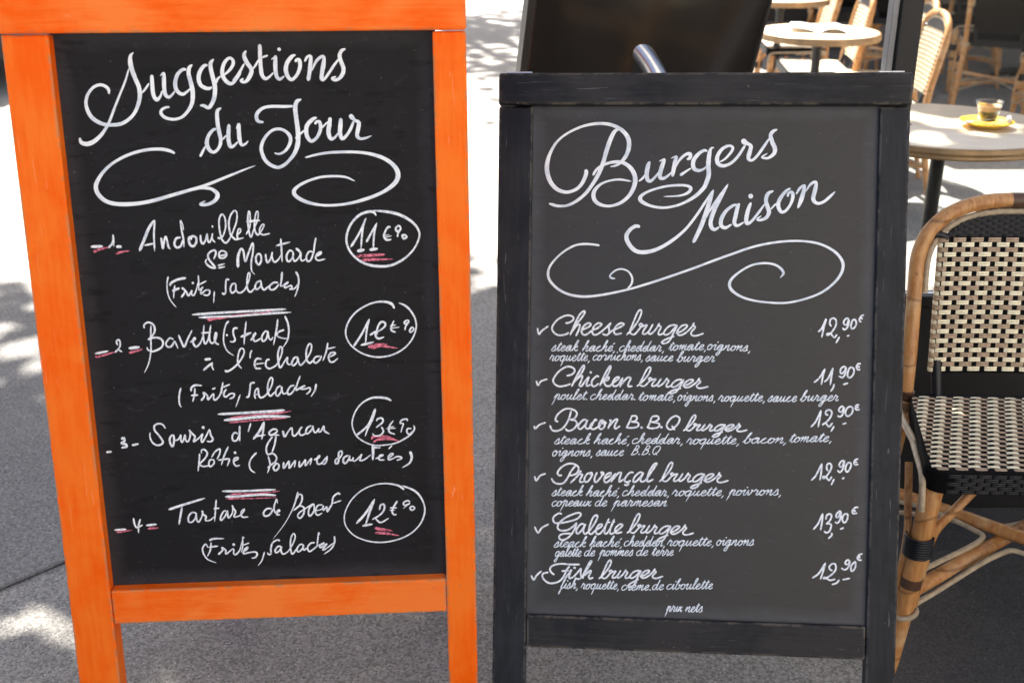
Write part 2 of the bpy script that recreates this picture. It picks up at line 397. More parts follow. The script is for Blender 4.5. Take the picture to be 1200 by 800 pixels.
("dish_name",300,500,10,22,"""143,338,20 160,400,22 165,440,18 155,480,18 134,538,12
150,320,20 200,310,22 240,350,22 230,400,22 180,440,22 133,477,16
235,430,24 205,470,24 225,510,26 265,480,24 265,435,22 225,423,22
325,408,26 325,480,24 365,430,22 390,398,20 390,480,22 430,430,20 462,392,18 450,472,16
510,393,22 510,465,24 560,410,20 580,383,20 580,450,22 620,400,18 652,367,18 633,447,16
678,385,18 735,355,30 740,333,24 715,380,24 725,430,24 770,420,20 838,335,16
835,335,20 825,400,22 800,430,24 768,424,14
983,367,16 1010,310,22 1000,280,22 970,300,22 970,370,24 960,420,24 935,425,24 930,390,22 957,358,16"""),
("dish_name",385,500,10,22,"""230,330,24 180,360,24 175,410,26 205,420,24 245,360,22 245,330,18 250,390,22 285,375,18 290,355,18 285,390,20 320,390,20 380,330,20 390,318,16 378,350,20 370,390,22 420,380,20 497,323,14
520,197,38 522,300,34 518,388,20
528,240,28 613,242,14
548,372,20 620,340,20 640,325,20 600,335,22 595,380,22 658,384,18
700,370,18 755,320,20 735,310,22 705,340,22 705,380,22 750,370,18 800,345,20 850,350,22 850,370,22 797,390,18
703,257,18 747,213,18
955,283,38 975,350,30 950,420,24 863,476,10"""),
("price",400,455,10.67,22,"""627,151,26 560,120,30 470,110,30 370,120,26 260,180,20 180,280,18 140,390,18 140,480,18 190,590,18 280,660,18 400,705,18 530,705,18 680,680,18 800,620,22 880,560,20 915,500,18 904,457,12
187,583,30 270,520,26 350,430,24 422,247,20
430,253,20 390,380,26 330,500,22 298,595,14
438,405,18 460,375,24 510,370,24 515,420,24 433,488,20
500,475,22 525,530,24 490,580,22 420,590,20 388,557,12
652,397,16 600,470,22 600,540,24 673,571,16
578,480,14 663,474,12
558,500,14 684,494,12
825,408,18 820,380,20 760,390,22 735,430,20 782,434,16
780,435,18 760,490,18 744,548,14
880,500,18 830,500,20 820,540,22 850,570,22 897,528,16"""),
("pink_underline",400,455,10.67,24,"""378,635,20 400,600,30 500,595,28 590,605,24 724,656,8
400,668,24 470,635,30 620,630,28 720,655,10"""),
("item_number",120,565,10,24,"""142,555,28 282,545,24
365,412,20 380,490,22 410,525,22 474,494,16
447,423,20 425,500,22 425,592,14
512,500,30 638,487,26"""),
("pink_underline",120,565,10,24,"""167,583,28 348,554,14
533,538,32 658,529,16"""),
("dish_name",195,565,10,22,"""27,316,34 180,265,32 453,181,26
185,285,26 165,390,26 149,493,20
350,355,20 300,350,22 260,400,22 265,460,22 310,455,20 345,400,18 350,355,18 355,430,22 380,460,22 415,400,18 430,328,18
420,325,24 430,370,24 465,395,26 460,440,22 510,440,20 563,398,14
585,198,22 575,320,22 565,458,14
553,305,26 623,297,20
700,325,20 665,345,22 635,410,22 645,440,22 690,390,20 715,330,18 720,390,22 735,410,22 775,350,16 775,268,16
770,263,22 785,300,22 810,340,24 795,400,20 860,385,18 910,330,18 910,310,18 880,340,20 880,390,22 910,405,22 962,399,16"""),
("dish_name",290,565,10,22,"""290,305,22 230,305,24 190,350,24 205,390,26 260,375,24 300,310,22
352,243,14 340,193,16 310,300,22 330,360,22
328,356,22 368,320,24 374,335,22 350,350,22 345,375,22 382,375,16
592,105,22 560,230,20 510,350,14 430,490,10 298,663,6
588,183,14 600,140,20 635,145,22 640,200,22 610,265,22 538,327,22
542,325,22 610,275,22 660,290,22 660,360,24 620,415,22 590,395,20 610,350,20 700,290,18 770,250,20 725,300,20 715,360,22 735,390,22 780,330,20 780,260,18 765,248,18
882,260,18 830,265,20 800,310,22 800,360,22 830,380,22 877,354,14
800,330,14 870,310,16 890,270,18 890,325,20 930,280,18 935,340,20 985,250,18
1087,140,28 1060,125,24 1005,170,22 990,250,20 943,343,12
1000,242,20 1102,208,18"""),
("dish_name",225,600,10,20,"""192,412,14 160,370,22 125,420,20 140,490,20 190,550,18 288,589,10
203,327,28 260,305,26 378,305,16
225,348,20 215,440,20 183,512,14
198,406,28 308,391,22
308,492,28 360,440,22 350,408,22 395,440,22 400,485,20 470,430,18 490,435,18 490,480,20 515,490,22 560,440,18 590,330,14
487,370,26 493,380,26
613,302,14 595,290,16 595,400,18 579,468,12
603,381,18 673,353,18
620,455,18 650,420,22 650,405,22 620,430,22 605,480,22 660,470,20 740,460,22 765,490,22 740,525,22 698,534,18
851,458,20 820,560,16 773,623,8"""),
("dish_name",295,600,10,20,"""332,333,26 300,320,22 245,355,22 225,420,22 225,480,22 200,490,22 183,468,16
350,400,20 310,395,22 275,440,22 290,470,22 330,440,20 350,400,18 345,450,22 370,485,22 430,450,18 490,350,18 510,280,18 490,245,18 460,300,20 455,400,20 475,485,22 530,420,18
600,370,20 560,380,22 530,430,22 550,460,22 595,420,20 605,375,18 610,440,20 650,410,18
740,350,20 690,360,22 655,410,22 675,455,22 720,430,20 782,378,16
797,262,12 785,233,16 775,310,20 765,402,16
770,390,18 850,355,22 800,390,20 810,410,18 880,365,20 835,430,22 860,430,18 962,353,16
970,273,24 970,350,22 930,425,20 843,490,10"""),
("divider_line",195,565,10,26,"""653,100,30 900,98,26 1282,81,28
688,165,34 850,160,28 1100,140,30 1287,148,26"""),
("pink_underline",195,565,10,16,"""742,136,26 1000,128,14 1200,115,18 1328,96,8
698,190,22 1000,185,14 1293,174,10"""),
("price",390,560,10,18,"""837,132,26 780,90,26 700,68,20 600,60,18 480,78,16 340,140,16 220,250,16 150,380,14 135,480,16 160,570,16 240,660,16 350,715,16 480,745,18 620,745,18 780,710,18 920,640,18 1020,540,18 1070,430,20 1075,330,18 1030,220,22 950,140,26 815,85,20
276,530,30 390,400,28 492,240,22
490,245,24 430,400,26 384,545,18
346,556,32 468,534,24
547,372,18 560,315,20 600,305,22 600,370,22 550,430,20 462,482,22
500,465,18 530,500,22 570,515,22 658,464,14
757,262,24 710,340,22 695,390,22 720,425,22 748,419,16
668,345,20 752,345,20
663,372,16 732,372,12
906,278,18 875,260,20 830,285,20 840,315,20 890,300,18 905,290,16
905,285,18 824,354,10
935,320,18 905,345,20 925,372,20 960,350,18 933,320,18"""),
("pink_underline",390,560,10,30,"""488,580,36 600,600,34 702,620,22
493,635,34 620,645,30 783,670,10"""),
]
RIGHT = [
("heading_lettering",630,135,10,40,"""568,635,46 565,700,52 520,800,46 450,870,42 340,903,42 230,870,50 150,780,55 110,650,58 120,530,52 160,420,38 230,310,32 340,220,30 480,150,32 620,110,36 760,100,40 880,120,44 990,180,50 1060,270,56 1070,370,56 1040,470,50 980,550,40 920,590,30 850,606,14
968,165,18 910,185,45 860,270,55 810,410,55 770,550,52 720,680,52 650,800,46 560,920,42 450,1010,38 340,1060,34 240,1065,34 180,1050,38 132,1035,14
648,708,30 690,640,34 770,585,34 880,552,38 990,555,45 1080,610,52 1135,700,58 1140,800,58 1090,920,50 1000,1010,42 900,1055,36 800,1065,36 700,1030,48 655,960,54 670,880,48 740,810,32 840,770,26 960,755,28 1098,776,20"""),
("heading_lettering",735,140,10,40,"""135,727,20 180,690,28 210,648,20
265,493,26 245,540,52 228,640,55 240,710,50 280,720,38 340,660,28 372,615,18
373,492,12 430,470,30 425,500,50 390,610,54 385,680,50 430,690,40 490,650,28 522,614,16
513,457,12 575,435,28 565,480,50 545,580,54 528,672,42
568,565,12 610,480,32 680,415,38 735,405,45 735,450,45 698,472,28
618,658,42 680,615,30 748,572,20
940,375,25 900,365,36 830,410,46 775,490,54 780,570,52 830,600,42 890,585,30 932,548,16
1018,330,14 980,345,32 960,420,54 950,540,58 955,650,58 920,760,54 890,810,52 810,890,46 700,960,36 570,1012,32 420,1035,32 280,1015,36 180,970,48 150,925,52 190,875,36 300,825,30 450,785,30 590,772,32 700,778,34 745,810,46 710,860,36 610,895,26 428,905,12"""),
("heading_lettering",820,130,10,40,"""235,600,18 300,560,28 370,480,36 385,430,36 340,410,34 260,450,42 205,540,52 215,620,52 280,645,42 370,610,38 450,530,36 535,400,34
525,330,78 520,365,72 570,390,42 600,420,48 580,500,55 570,560,48 610,580,34 670,530,36 750,420,36 815,322,22
908,220,22 860,240,42 830,290,50 850,370,55 880,440,56 870,500,50 810,550,36 760,555,30 728,540,24 793,498,14"""),
("heading_lettering",800,200,10,40,"""-500,660,38 -550,650,46 -620,695,48 -660,770,55 -630,860,55 -550,940,52 -440,955,52 -300,920,46 -140,830,42 20,700,36 150,540,34 270,360,32 358,225,20
362,222,20 320,350,50 270,500,56 220,640,56 140,810,46 116,842,20
270,560,20 310,480,26 400,350,40 532,157,20
532,157,22 450,300,52 380,440,54 330,580,54 335,660,52 375,690,42 432,658,20
640,400,25 590,410,36 510,470,44 455,560,52 450,640,50 500,670,40 575,628,22
667,383,26 645,420,48 620,530,52 605,610,50 640,645,38 720,602,18
800,373,30 770,450,50 745,560,54 755,620,46 810,590,34 890,490,34 965,385,20
795,290,42 798,310,44
1065,237,22 1000,270,46 975,350,50 1000,440,55 1010,490,54 980,550,44 910,580,32 872,570,26 922,528,14
1025,460,18 1095,385,26"""),
("heading_lettering",880,190,10,40,"""465,308,22 410,340,38 340,430,48 318,510,52 350,580,44 400,575,36 460,500,36 490,410,46 480,355,42 440,365,30 428,408,30
528,378,22 570,310,34 625,265,26
632,262,28 615,350,52 585,450,54 548,542,28
640,345,14 700,260,34 760,235,36 755,310,52 730,410,54 740,460,48 790,485,40 860,460,36 930,400,36 988,345,12"""),
("flourish",630,275,8,24,"""583,102,20 520,92,22 430,88,24 340,105,22 230,170,20 140,260,22 100,340,26 110,420,28 180,500,26 280,555,26 400,578,26 520,575,26 680,550,24 860,510,22 1030,460,24 1200,405,24 1440,322,24 1680,232,24 1829,179,24 2000,120,24 2160,83,24 2341,61,22 2512,63,23 2661,93,25 2789,163,28 2859,259,32 2848,355,30 2779,451,26 2661,541,24 2512,600,22 2341,637,22 2192,637,22 2021,616,22 1893,573,26 1808,504,32 1808,429,30 1893,349,22 2011,285,22 2139,267,23 2245,291,25 2304,355,27 2272,406,10
727,411,14 690,405,22 680,380,18 730,335,18 790,322,18 850,345,18 885,400,22 880,460,22 838,512,14"""),
("check_mark",625,360,10,24,"48,240 65,315 100,275 178,218"),
("dish_name",625,360,10,25,"""373,187 430,175 470,140 455,105 390,95 290,140 225,220 230,280 290,325 370,320 417,294
430,328 480,210 540,90 590,45 602,65 560,130 490,210
440,300 515,205 545,210 530,270 498,337
565,265 640,235 675,200 640,185 590,220 565,275 580,315 620,320 690,270 750,245 800,200 760,185 710,225 690,285 710,320 760,310 850,240 912,178
908,182 885,230 890,290 860,325 808,310
880,312 930,270 1010,235 1060,200 1025,185 970,220 945,275 965,315 1040,303"""),
("price",945,360,15,36,"""203,434 270,365 347,203 310,330 267,533
440,337 410,290 420,220 465,190 515,220 520,300 490,370 430,450 370,490 360,470 420,460 490,530 537,473
582,513 518,628
745,200 700,195 655,250 665,300 710,300 745,215 735,310 700,375 660,390 633,358
855,205 810,230 785,300 785,350 810,380 855,340 875,270 853,205
1012,133 970,150 930,210 940,245 968,255
950,200 992,194
708,506 757,494"""),
("check_mark",620,420,10,24,"83,255 105,312 140,265 218,238"),
("dish_name",620,420,10,25,"""438,202 500,185 535,145 510,105 440,95 350,150 285,240 295,290 350,325 430,315 488,294
498,328 540,240 600,130 640,80 645,110 600,190 520,272
515,285 590,215 625,205 610,260 590,310 615,320 660,260 705,208
705,210 675,290 680,320 722,304
720,158,24 726,165,24
822,215 790,205 740,255 735,305 765,325 822,288
828,323 880,200 940,95 955,105 920,190 850,290
855,272 930,215 925,250 880,265 900,315 945,320 980,287 1045,240 1050,215 1010,230 980,280 990,320 1040,310 1100,220
1100,220 1064,338
1078,305 1150,225 1190,230 1165,290 1165,325 1212,321"""),
("price",940,418,15,36,"""205,452 300,370 402,203
400,205 365,330 334,493
387,442 460,370 542,188
540,190 520,310 491,498
562,473 545,540 498,608
770,185 730,170 680,210 670,270 700,290 750,240 770,185 755,290 710,360 638,335
880,175 830,200 800,270 800,340 840,365 895,310 910,230 878,175
1032,120 980,125 955,180 980,225 1022,219
970,175 1017,174
717,486 808,459"""),
("check_mark",620,470,10,24,"58,285 75,320 120,275 198,247"),
("dish_name",620,470,10,25,"""342,240 310,220 330,160 400,100 470,85 540,110 560,150 530,200 478,216
496,103 460,220 400,310 330,345 270,335 244,278
475,215 540,225 560,270 520,325 460,345 423,318
553,277 582,260
680,225 640,215 585,270 580,315 610,320 660,270 685,215 660,290 680,320 725,298 770,215 800,225
790,210 725,270 720,310 760,325 820,290 840,270
880,225 840,225 815,290 840,325 880,300 890,240 840,245 860,260 912,249
938,223 960,230 924,323
940,292 1000,220 1035,215 1005,280 1010,320 1068,288"""),
("dish_name",620,480,5.4545,13.5,"""655,45 640,80 621,117
650,41 680,38 690,55 675,72 650,76
652,75 695,82 695,105 660,115 624,113
717,112 720,113
785,42 770,85 754,117
785,42 820,40 828,58 805,75 780,78
782,77 830,87 825,110 790,118 757,114
844,110 847,111
940,35 905,55 880,95 890,120 915,122 950,90 962,55 938,35
911,99 932,130"""),
("price",940,466,15,36,"""152,513 240,410 332,213
330,215 310,350 279,518
460,300 415,285 420,230 480,210 520,250 500,330 430,420 350,475 410,440 470,505 533,437
562,493 503,593
730,160 690,150 645,200 660,240 700,240 735,165 715,280 665,330 617,309
855,145 800,170 760,240 770,300 810,320 870,270 890,190 852,145
1003,120 950,130 935,180 960,210 1013,199
945,165 992,159
706,461 778,441"""),
("check_mark",620,535,10,24,"63,223 85,277 130,220 198,194"),
("dish_name",620,535,10,25,"""387,214 350,215 335,180 380,120 460,80 530,85 580,125 560,190 500,215 478,212
547,98 490,170 460,230 410,300 350,315 290,295 261,247
483,307 570,220 605,163 600,200 625,210 595,270 605,295 642,288
720,185 680,200 650,250 655,290 690,285 730,230 735,185 710,195 752,213
798,178 770,240 770,290 800,285 860,210 870,185 845,180 860,205 885,203
880,260 950,215 955,185 910,205 880,255 890,295 930,285 1017,188
1015,190 959,297
975,272 1040,195 1080,185 1060,250 1060,290 1112,258
1140,302 1165,310 1150,330 1113,324"""),
("dish_name",735,535,10,25,"""77,182 30,185 -20,240 -30,280 0,295 45,275
185,190 150,180 90,230 70,285 100,290 150,240 190,185 155,260 170,290 215,270 280,180 340,90 345,75 310,90 260,170 235,250 245,290 308,260"""),
("price",940,530,15,36,"""156,490 240,400 347,188
345,190 335,330 311,488
457,327 430,280 440,210 480,190 515,230 490,320 420,420 375,450 370,420 420,430 470,485 523,417
562,458 508,573
740,140 690,150 650,210 670,250 710,235 740,140 720,270 665,345 617,308
820,165 775,220 760,300 790,340 840,280 860,200 818,165
988,110 930,130 910,185 940,215 988,199
925,170 967,168
697,461 743,439"""),
("check_mark",615,590,10,24,"113,263 155,337 200,280 283,234"),
("dish_name",615,590,10,25,"""437,121 400,110 340,150 335,200 370,225 470,215 600,180 655,130 640,105 580,115 470,165 400,230 385,280 420,310 500,305 570,260 612,217
610,220 580,300 530,375 460,420 410,410 405,375 450,350 543,345
700,240 660,235 610,290 605,335 630,345 680,290 710,235 685,310 705,350 750,320 810,240 850,160 840,130 800,160 760,260 750,330 780,352 830,310 890,270 905,240 870,245 835,300 845,350 890,340 940,270 987,168
985,170 940,280 935,340 960,345 1000,290 1052,173
1050,175 1005,280 1000,345 1040,340 1120,280 1145,245 1110,240 1060,290 1070,340 1143,329
950,222,20 1003,212,20
1018,222,20 1058,205,20"""),
("price",940,585,15,36,"""191,527 280,420 362,238
360,240 350,380 321,538
415,352 430,280 480,250 515,280 490,360 418,432
420,430 470,420 510,450 480,550 420,580 383,548
510,580 520,620 457,688
680,210 650,205 600,260 600,310 640,300 680,215 670,340 620,410 573,389
770,240 720,280 705,350 735,405 785,360 800,270 768,240
988,136 930,140 880,200 900,245 968,234
905,200 937,194
662,521 733,491"""),
("check_mark",615,645,10,24,"73,283 105,337 140,285 198,233"),
("dish_name",615,645,10,25,"""347,279 310,250 295,210 330,170 420,150 530,158 648,158
527,178 490,220 460,290 410,350 330,378 260,365 210,310 215,265 278,249
428,236 517,229
468,322 520,260 547,218 520,290 525,320 570,305
581,194 586,200
570,305 620,250 662,198
660,200 655,260 660,310 625,328 588,314
668,322 720,230 780,130 770,120 745,160 690,270 678,325
695,292 760,235 775,240 750,300 765,325 803,308"""),
("price",940,640,15,36,"""176,552 290,470 412,278
410,280 370,420 319,578
532,421 490,400 475,350 530,300 580,310 590,390 540,470 440,540 375,560 390,540 450,570 500,590 583,569
652,578 600,640 517,666
830,240 790,235 755,280 770,310 820,300 835,245 815,350 750,405 683,373
940,255 870,320 855,400 880,430 930,370 938,255
1062,124 1000,145 970,200 1000,235 1052,234
985,185 1022,181
706,581 843,554"""),
]
# one traced word "burger" (region 725,360 s10), re-fitted per line
BURGER = """88,322 160,250 230,150 265,60 250,30 215,70 160,200 130,280 150,310 190,310 250,240 280,210 260,190 240,205 265,225 330,205 290,270 280,305 310,310 350,280 402,193
400,195 360,270 350,300 375,310 430,260 477,183
475,185 465,210 495,230 465,290 475,320 530,300
680,222 650,205 590,220 540,270 530,310 560,320 610,290 682,208 640,300 590,390 530,415 503,405 530,380 600,352 652,335
665,303 740,275 800,225 790,205 740,215 690,270 690,310 720,325 780,300 850,235 883,177
883,177 875,210 895,235 850,290 860,325 910,330 998,302"""
# start x,y / end x / baseline at end / b top y / g bottom y  (photo px)
BURGERS = [(734,392.2,824.8,393,363,402),(746,452.5,830.4,454.6,429.8,460.3),(800.5,504.5,876,505,486.2,511.5),
           (772.3,564,853.8,564.6,541.3,571.5),(734.5,624.2,813.2,626,601.3,633.6),(701.5,677.6,777.2,676.5,656,687)]
SMALL = [ # words of one line: (text, x0, x1, baseline0, baseline1)
[("steak",645.5,678,411.2,411),("haché,",682,721,411.4,411.4),("cheddar,",726,778,411.4,411.4),("tomate,",783,827,410.4,410),("oignons,",829.4,879,409.6,411.6)],
[("roquette,",644,691,422.6,422.6),("cornichons,",695,753,422,422),("sauce",756,789,423,423),("burger",792.5,838,423.6,423.6)],
[("poulet.",646.5,689,468,468),("cheddar.",692,744,468,468.2),("tomate,",747.5,791,469,469),("oignons,",794.5,838,469.2,469.8),("roquette,",841.3,896,470,470),("sauce",899,934,470.3,470.3),("burger",937,983,469.6,469.4)],
[("steack",649,692,520,520),("haché,",695.5,737.5,520,520),("cheddar,",741,800,519.6,519.6),("roquette,",804,866,520,520),("bacon,",870,921,519,519),("tomate,",924.4,974,518,517)],
[("oignons,",648,694,534,534),("sauce",698,731,533.6,533.6),("B.B.Q",739,774,532.4,532)],
[("steack",646,683.5,580.6,580.6),("haché,",686.5,726,581,580.8),("cheddar,",729.5,784,580.6,580.6),("roquette,",787,848,580.6,580.4),("poivrons,",851,915,579.8,579.8)],
[("copeaux",647,693.5,592.6,592.6),("de",697.5,711.5,592.6,592.6),("parmesan",716,782,592.6,592.6)],
[("steack",648.5,687.5,640.6,640.4),("haché,",690.5,729,640,640),("cheddar,",731.5,779,639.5,639.5),("roquette,",781.5,836,639,639),("oignons",840,883.5,638.6,638.6)],
[("galette",649.5,681.5,651.6,651.4),("de",685,697.5,651,651),("pommes",700.5,742,650.7,650.6),("de",746,759.5,650.5,650.5),("terre",763.5,789.5,650.5,650.5)],
[("fish,",654.5,677,689,689),("roquette,",680.5,725,689.5,689.8),("crème.",728.5,762,691,691),("de",764.5,778,690.5,690.5),("ciboulette",781.5,835.5,690,689.4)],
[("prix",779,800,716,716),("nets",803,823.5,716.4,716.6)],
]
# one-stroke cursive: glyph -> (advance, [strokes]); baseline 0, x-height 100
CUR = {
'a':(98,["74,90 42,100 12,65 14,20 38,0 62,30 77,97 72,30 84,2 104,28"]),
'b':(88,["0,12 28,90 50,180 40,200 26,160 20,60 26,8 48,0 72,35 66,88 56,82 70,70 96,78"]),
'c':(78,["72,82 52,100 18,75 12,28 38,0 84,28"]),
'd':(104,["74,90 42,100 12,65 14,20 38,0 62,30 88,195 76,90 76,25 90,2 110,28"]),
'e':(78,["6,26 50,60 62,85 45,100 20,75 16,25 42,0 84,30"]),
'f':(62,["2,20 40,120 55,190 42,200 30,150 22,0 14,-85 4,-95 12,-50 40,5 68,24"]),
'g':(98,["74,90 42,100 12,65 14,20 38,0 62,30 77,97 66,-40 44,-98 22,-85 36,-40 104,28"]),
'h':(96,["2,20 40,120 52,190 40,200 28,150 16,0","18,30 56,98 72,80 64,20 78,2 102,28"]),
'i':(56,["4,20 32,100 26,30 40,2 62,28","42,146 44,150"]),
'k':(84,["2,20 40,120 52,190 40,200 28,150 16,0","22,45 62,96 64,70 30,52 62,4 90,26"]),
'l':(56,["2,20 42,120 52,188 40,200 26,160 20,40 34,2 62,28"]),
'm':(118,["2,20 22,100 14,2","16,30 48,100 56,82 48,2","50,30 82,100 92,80 86,20 98,2 124,28"]),
'n':(94,["2,20 22,100 14,2","16,30 58,100 68,80 62,20 76,2 100,28"]),
'o':(86,["62,94 32,100 10,55 25,4 55,10 72,58 54,96 46,86 66,74 92,84"]),
'p':(94,["2,20 34,112 8,-100","20,40 52,100 72,78 62,20 76,2 100,28"]),
'q':(98,["74,90 42,100 12,65 14,20 38,0 62,30 77,97 58,-108","66,-10 104,28"]),
'r':(82,["2,20 24,112 36,90 60,82 50,20 64,2 88,28"]),
's':(74,["2,12 46,110 56,60 56,20 36,0 12,10","40,2 80,26"]),
't':(60,["2,20 40,160 28,40 42,2 66,28","8,116 66,126"]),
'u':(98,["4,24 22,100 16,30 34,2 58,40 72,98 66,30 80,2 104,28"]),
'v':(84,["0,60 18,98 24,40 38,0 62,50 66,96 56,88 92,80"]),
'x':(80,["0,78 24,98 42,50 60,2 86,26","74,100 4,0"]),
',':(56,["40,8 22,-45"]), '.':(42,["22,4 26,6"]),
'B':(100,["20,0 48,165","34,158 66,166 86,138 62,92 36,86","36,86 88,74 82,20 42,0 12,4"]),
'Q':(112,["64,162 22,130 12,50 46,0 86,50 92,130 62,162","50,40 88,-16"]),
}
ACC = {'é':('e',"52,130 78,158"),'è':('e',"44,158 62,130")}
CHAIRS = [  # x, y, facing, label
 (1.80, 5.86, -95, "terrace chair with pale woven back just left of the black windbreak post"),
 (1.655, 5.30, -92, "terrace chair with sunlit woven back just right of the black windbreak post"),
 (1.60, 6.22, -95, "terrace chair whose seat shows beneath the leaflet table"),
 (1.66, 7.05, -93, "terrace chair drawn up to the farthest round table"),
 (3.02, 7.30, 155, "shaded chair standing on grey ground straight above the coffee glass"),
 (3.62, 7.55, 140, "shaded terrace chair at the top right corner"),
 (3.45, 8.95, 172, "shaded chair farther back against the cafe front, above the sunlit chair back"),
 (4.05, 8.35, 95, "shaded chair at the right edge facing the table by the cafe front"),
 (3.10, 8.25, -80, "shaded chair facing the table by the cafe front from its left side"),
 (3.16, 6.62, 165, "shaded chair nearest behind the coffee glass, at the right edge"),
 (2.74, 8.35, 150, "shaded chair in the middle of the dark group beyond the fallen leaves"),
 (2.55, 9.10, 182, "shaded chair at the cafe front right beside the black windbreak post"),
]
LEAVES = [(2.72, 7.9, .4, .045), (2.55, 7.75, 1.9, .036), (2.82, 7.75, 3.0, .034), (2.45, 7.45, 4.4, .045), (2.95, 7.9, 5.2, .03), (2.7, 7.3, 2.2, .036)]

# ---------------------------------------------------------------- ground
def mat_asphalt(name, lo, hi, warm, speck=1.0):
    m = Mat(name); v = m.coords()
    big = m.noise(v, .55, 4, .6, .3); mid = m.noise(v, 5, 4, .6); fine = m.noise(v, 260, 3, .7)
    f = m.math('ADD', m.math('MULTIPLY', big, .6), m.math('ADD', m.math('MULTIPLY', mid, .2), m.math('MULTIPLY', fine, .45)))
    c = m.mix(m.ramp(f, [(.44, 0.0), (.76, 1.0)]), lo, hi)
    vo = m.n("TexVoronoi", Scale=210.0); m.l(v, vo.inputs['Vector'])
    sel = m.n("SeparateColor"); m.l(vo.outputs['Color'], sel.inputs[0])
    stone = m.math('MULTIPLY', m.ramp(sel.outputs[0], [(.84, 0.0), (.95, 1.0)]), m.ramp(vo.outputs['Distance'], [(.30, 1.0), (.45, 0.0)]))
    c = m.mix(m.ramp(sel.outputs[2], [(0.0, 1.0), (1.0, 0.0)]), c, m.mix(.62, c, (.02, .02, .02)))
    c = m.mix(m.math('MULTIPLY', stone, .75 * speck), c, tuple(min(1, x * 2.1) for x in warm))
    dark = m.math('MULTIPLY', m.ramp(sel.outputs[1], [(.78, 0.0), (.82, 1.0)]), m.ramp(vo.outputs['Distance'], [(.3, 1.0), (.5, 0.0)]))
    c = m.mix(m.math('MULTIPLY', dark, .55), c, tuple(x * .35 for x in warm))
    blot = m.ramp(m.noise(v, 2.3, 5, .7, .8), [(.60, 0.0), (.72, 1.0)])
    c = m.mix(m.math('MULTIPLY', blot, .42), c, tuple(x * .55 for x in warm))
    m.bump(m.math('ADD', fine, m.math('MULTIPLY', stone, .6)), .55, .004)
    return m.set(c, .82, .35)
A_LIGHT = mat_asphalt("pale_asphalt", (.25, .238, .216), (.38, .362, .333), (.26, .246, .226))
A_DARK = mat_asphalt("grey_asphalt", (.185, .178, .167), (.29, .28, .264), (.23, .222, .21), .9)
g = MB(); S = 160
xs = [-S, -12, -6, -3, 0, 3, 6, 12, S]; ys = [-S, -6, 0, 3, 6, 9, 12, 18, S]
g.add([(x, y, 0) for y in ys for x in xs], [[j * 9 + i, j * 9 + i + 1, (j + 1) * 9 + i + 1, (j + 1) * 9 + i] for j in range(8) for i in range(8)])
tag(g.build("pavement", A_LIGHT), kind='structure')
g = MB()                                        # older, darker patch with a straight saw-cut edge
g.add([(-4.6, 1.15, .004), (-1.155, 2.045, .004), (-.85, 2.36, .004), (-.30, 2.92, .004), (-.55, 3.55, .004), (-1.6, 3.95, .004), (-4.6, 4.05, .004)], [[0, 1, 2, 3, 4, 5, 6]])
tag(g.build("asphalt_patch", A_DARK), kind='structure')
joint = plain("joint_dirt", (.06, .057, .052), .9)
g = MB(); jp = [(-4.6, 1.15), (-1.155, 2.045), (-.85, 2.36), (-.30, 2.92)]
for (a, b) in zip(jp, jp[1:]):
    d = (Vector(b) - Vector(a)).normalized(); n = Vector((-d.y, d.x)) * .0018
    g.add([(a[0] - n.x, a[1] - n.y, .008), (b[0] - n.x, b[1] - n.y, .008), (b[0] + n.x, b[1] + n.y, .008), (a[0] + n.x, a[1] + n.y, .008)], [[0, 1, 2, 3]])
tag(g.build("pavement_joint", joint), kind='structure')

A_SHADE = mat_asphalt("shade_toned_asphalt", (.040, .038, .036), (.085, .080, .075), (.07, .065, .06), .7)  # dark sheet under the chair; the shade there is put into its colour
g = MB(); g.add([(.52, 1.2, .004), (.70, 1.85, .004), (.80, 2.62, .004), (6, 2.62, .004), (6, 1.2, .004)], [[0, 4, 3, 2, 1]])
tag(g.build("chair_shade_sheet", A_SHADE), kind='structure')

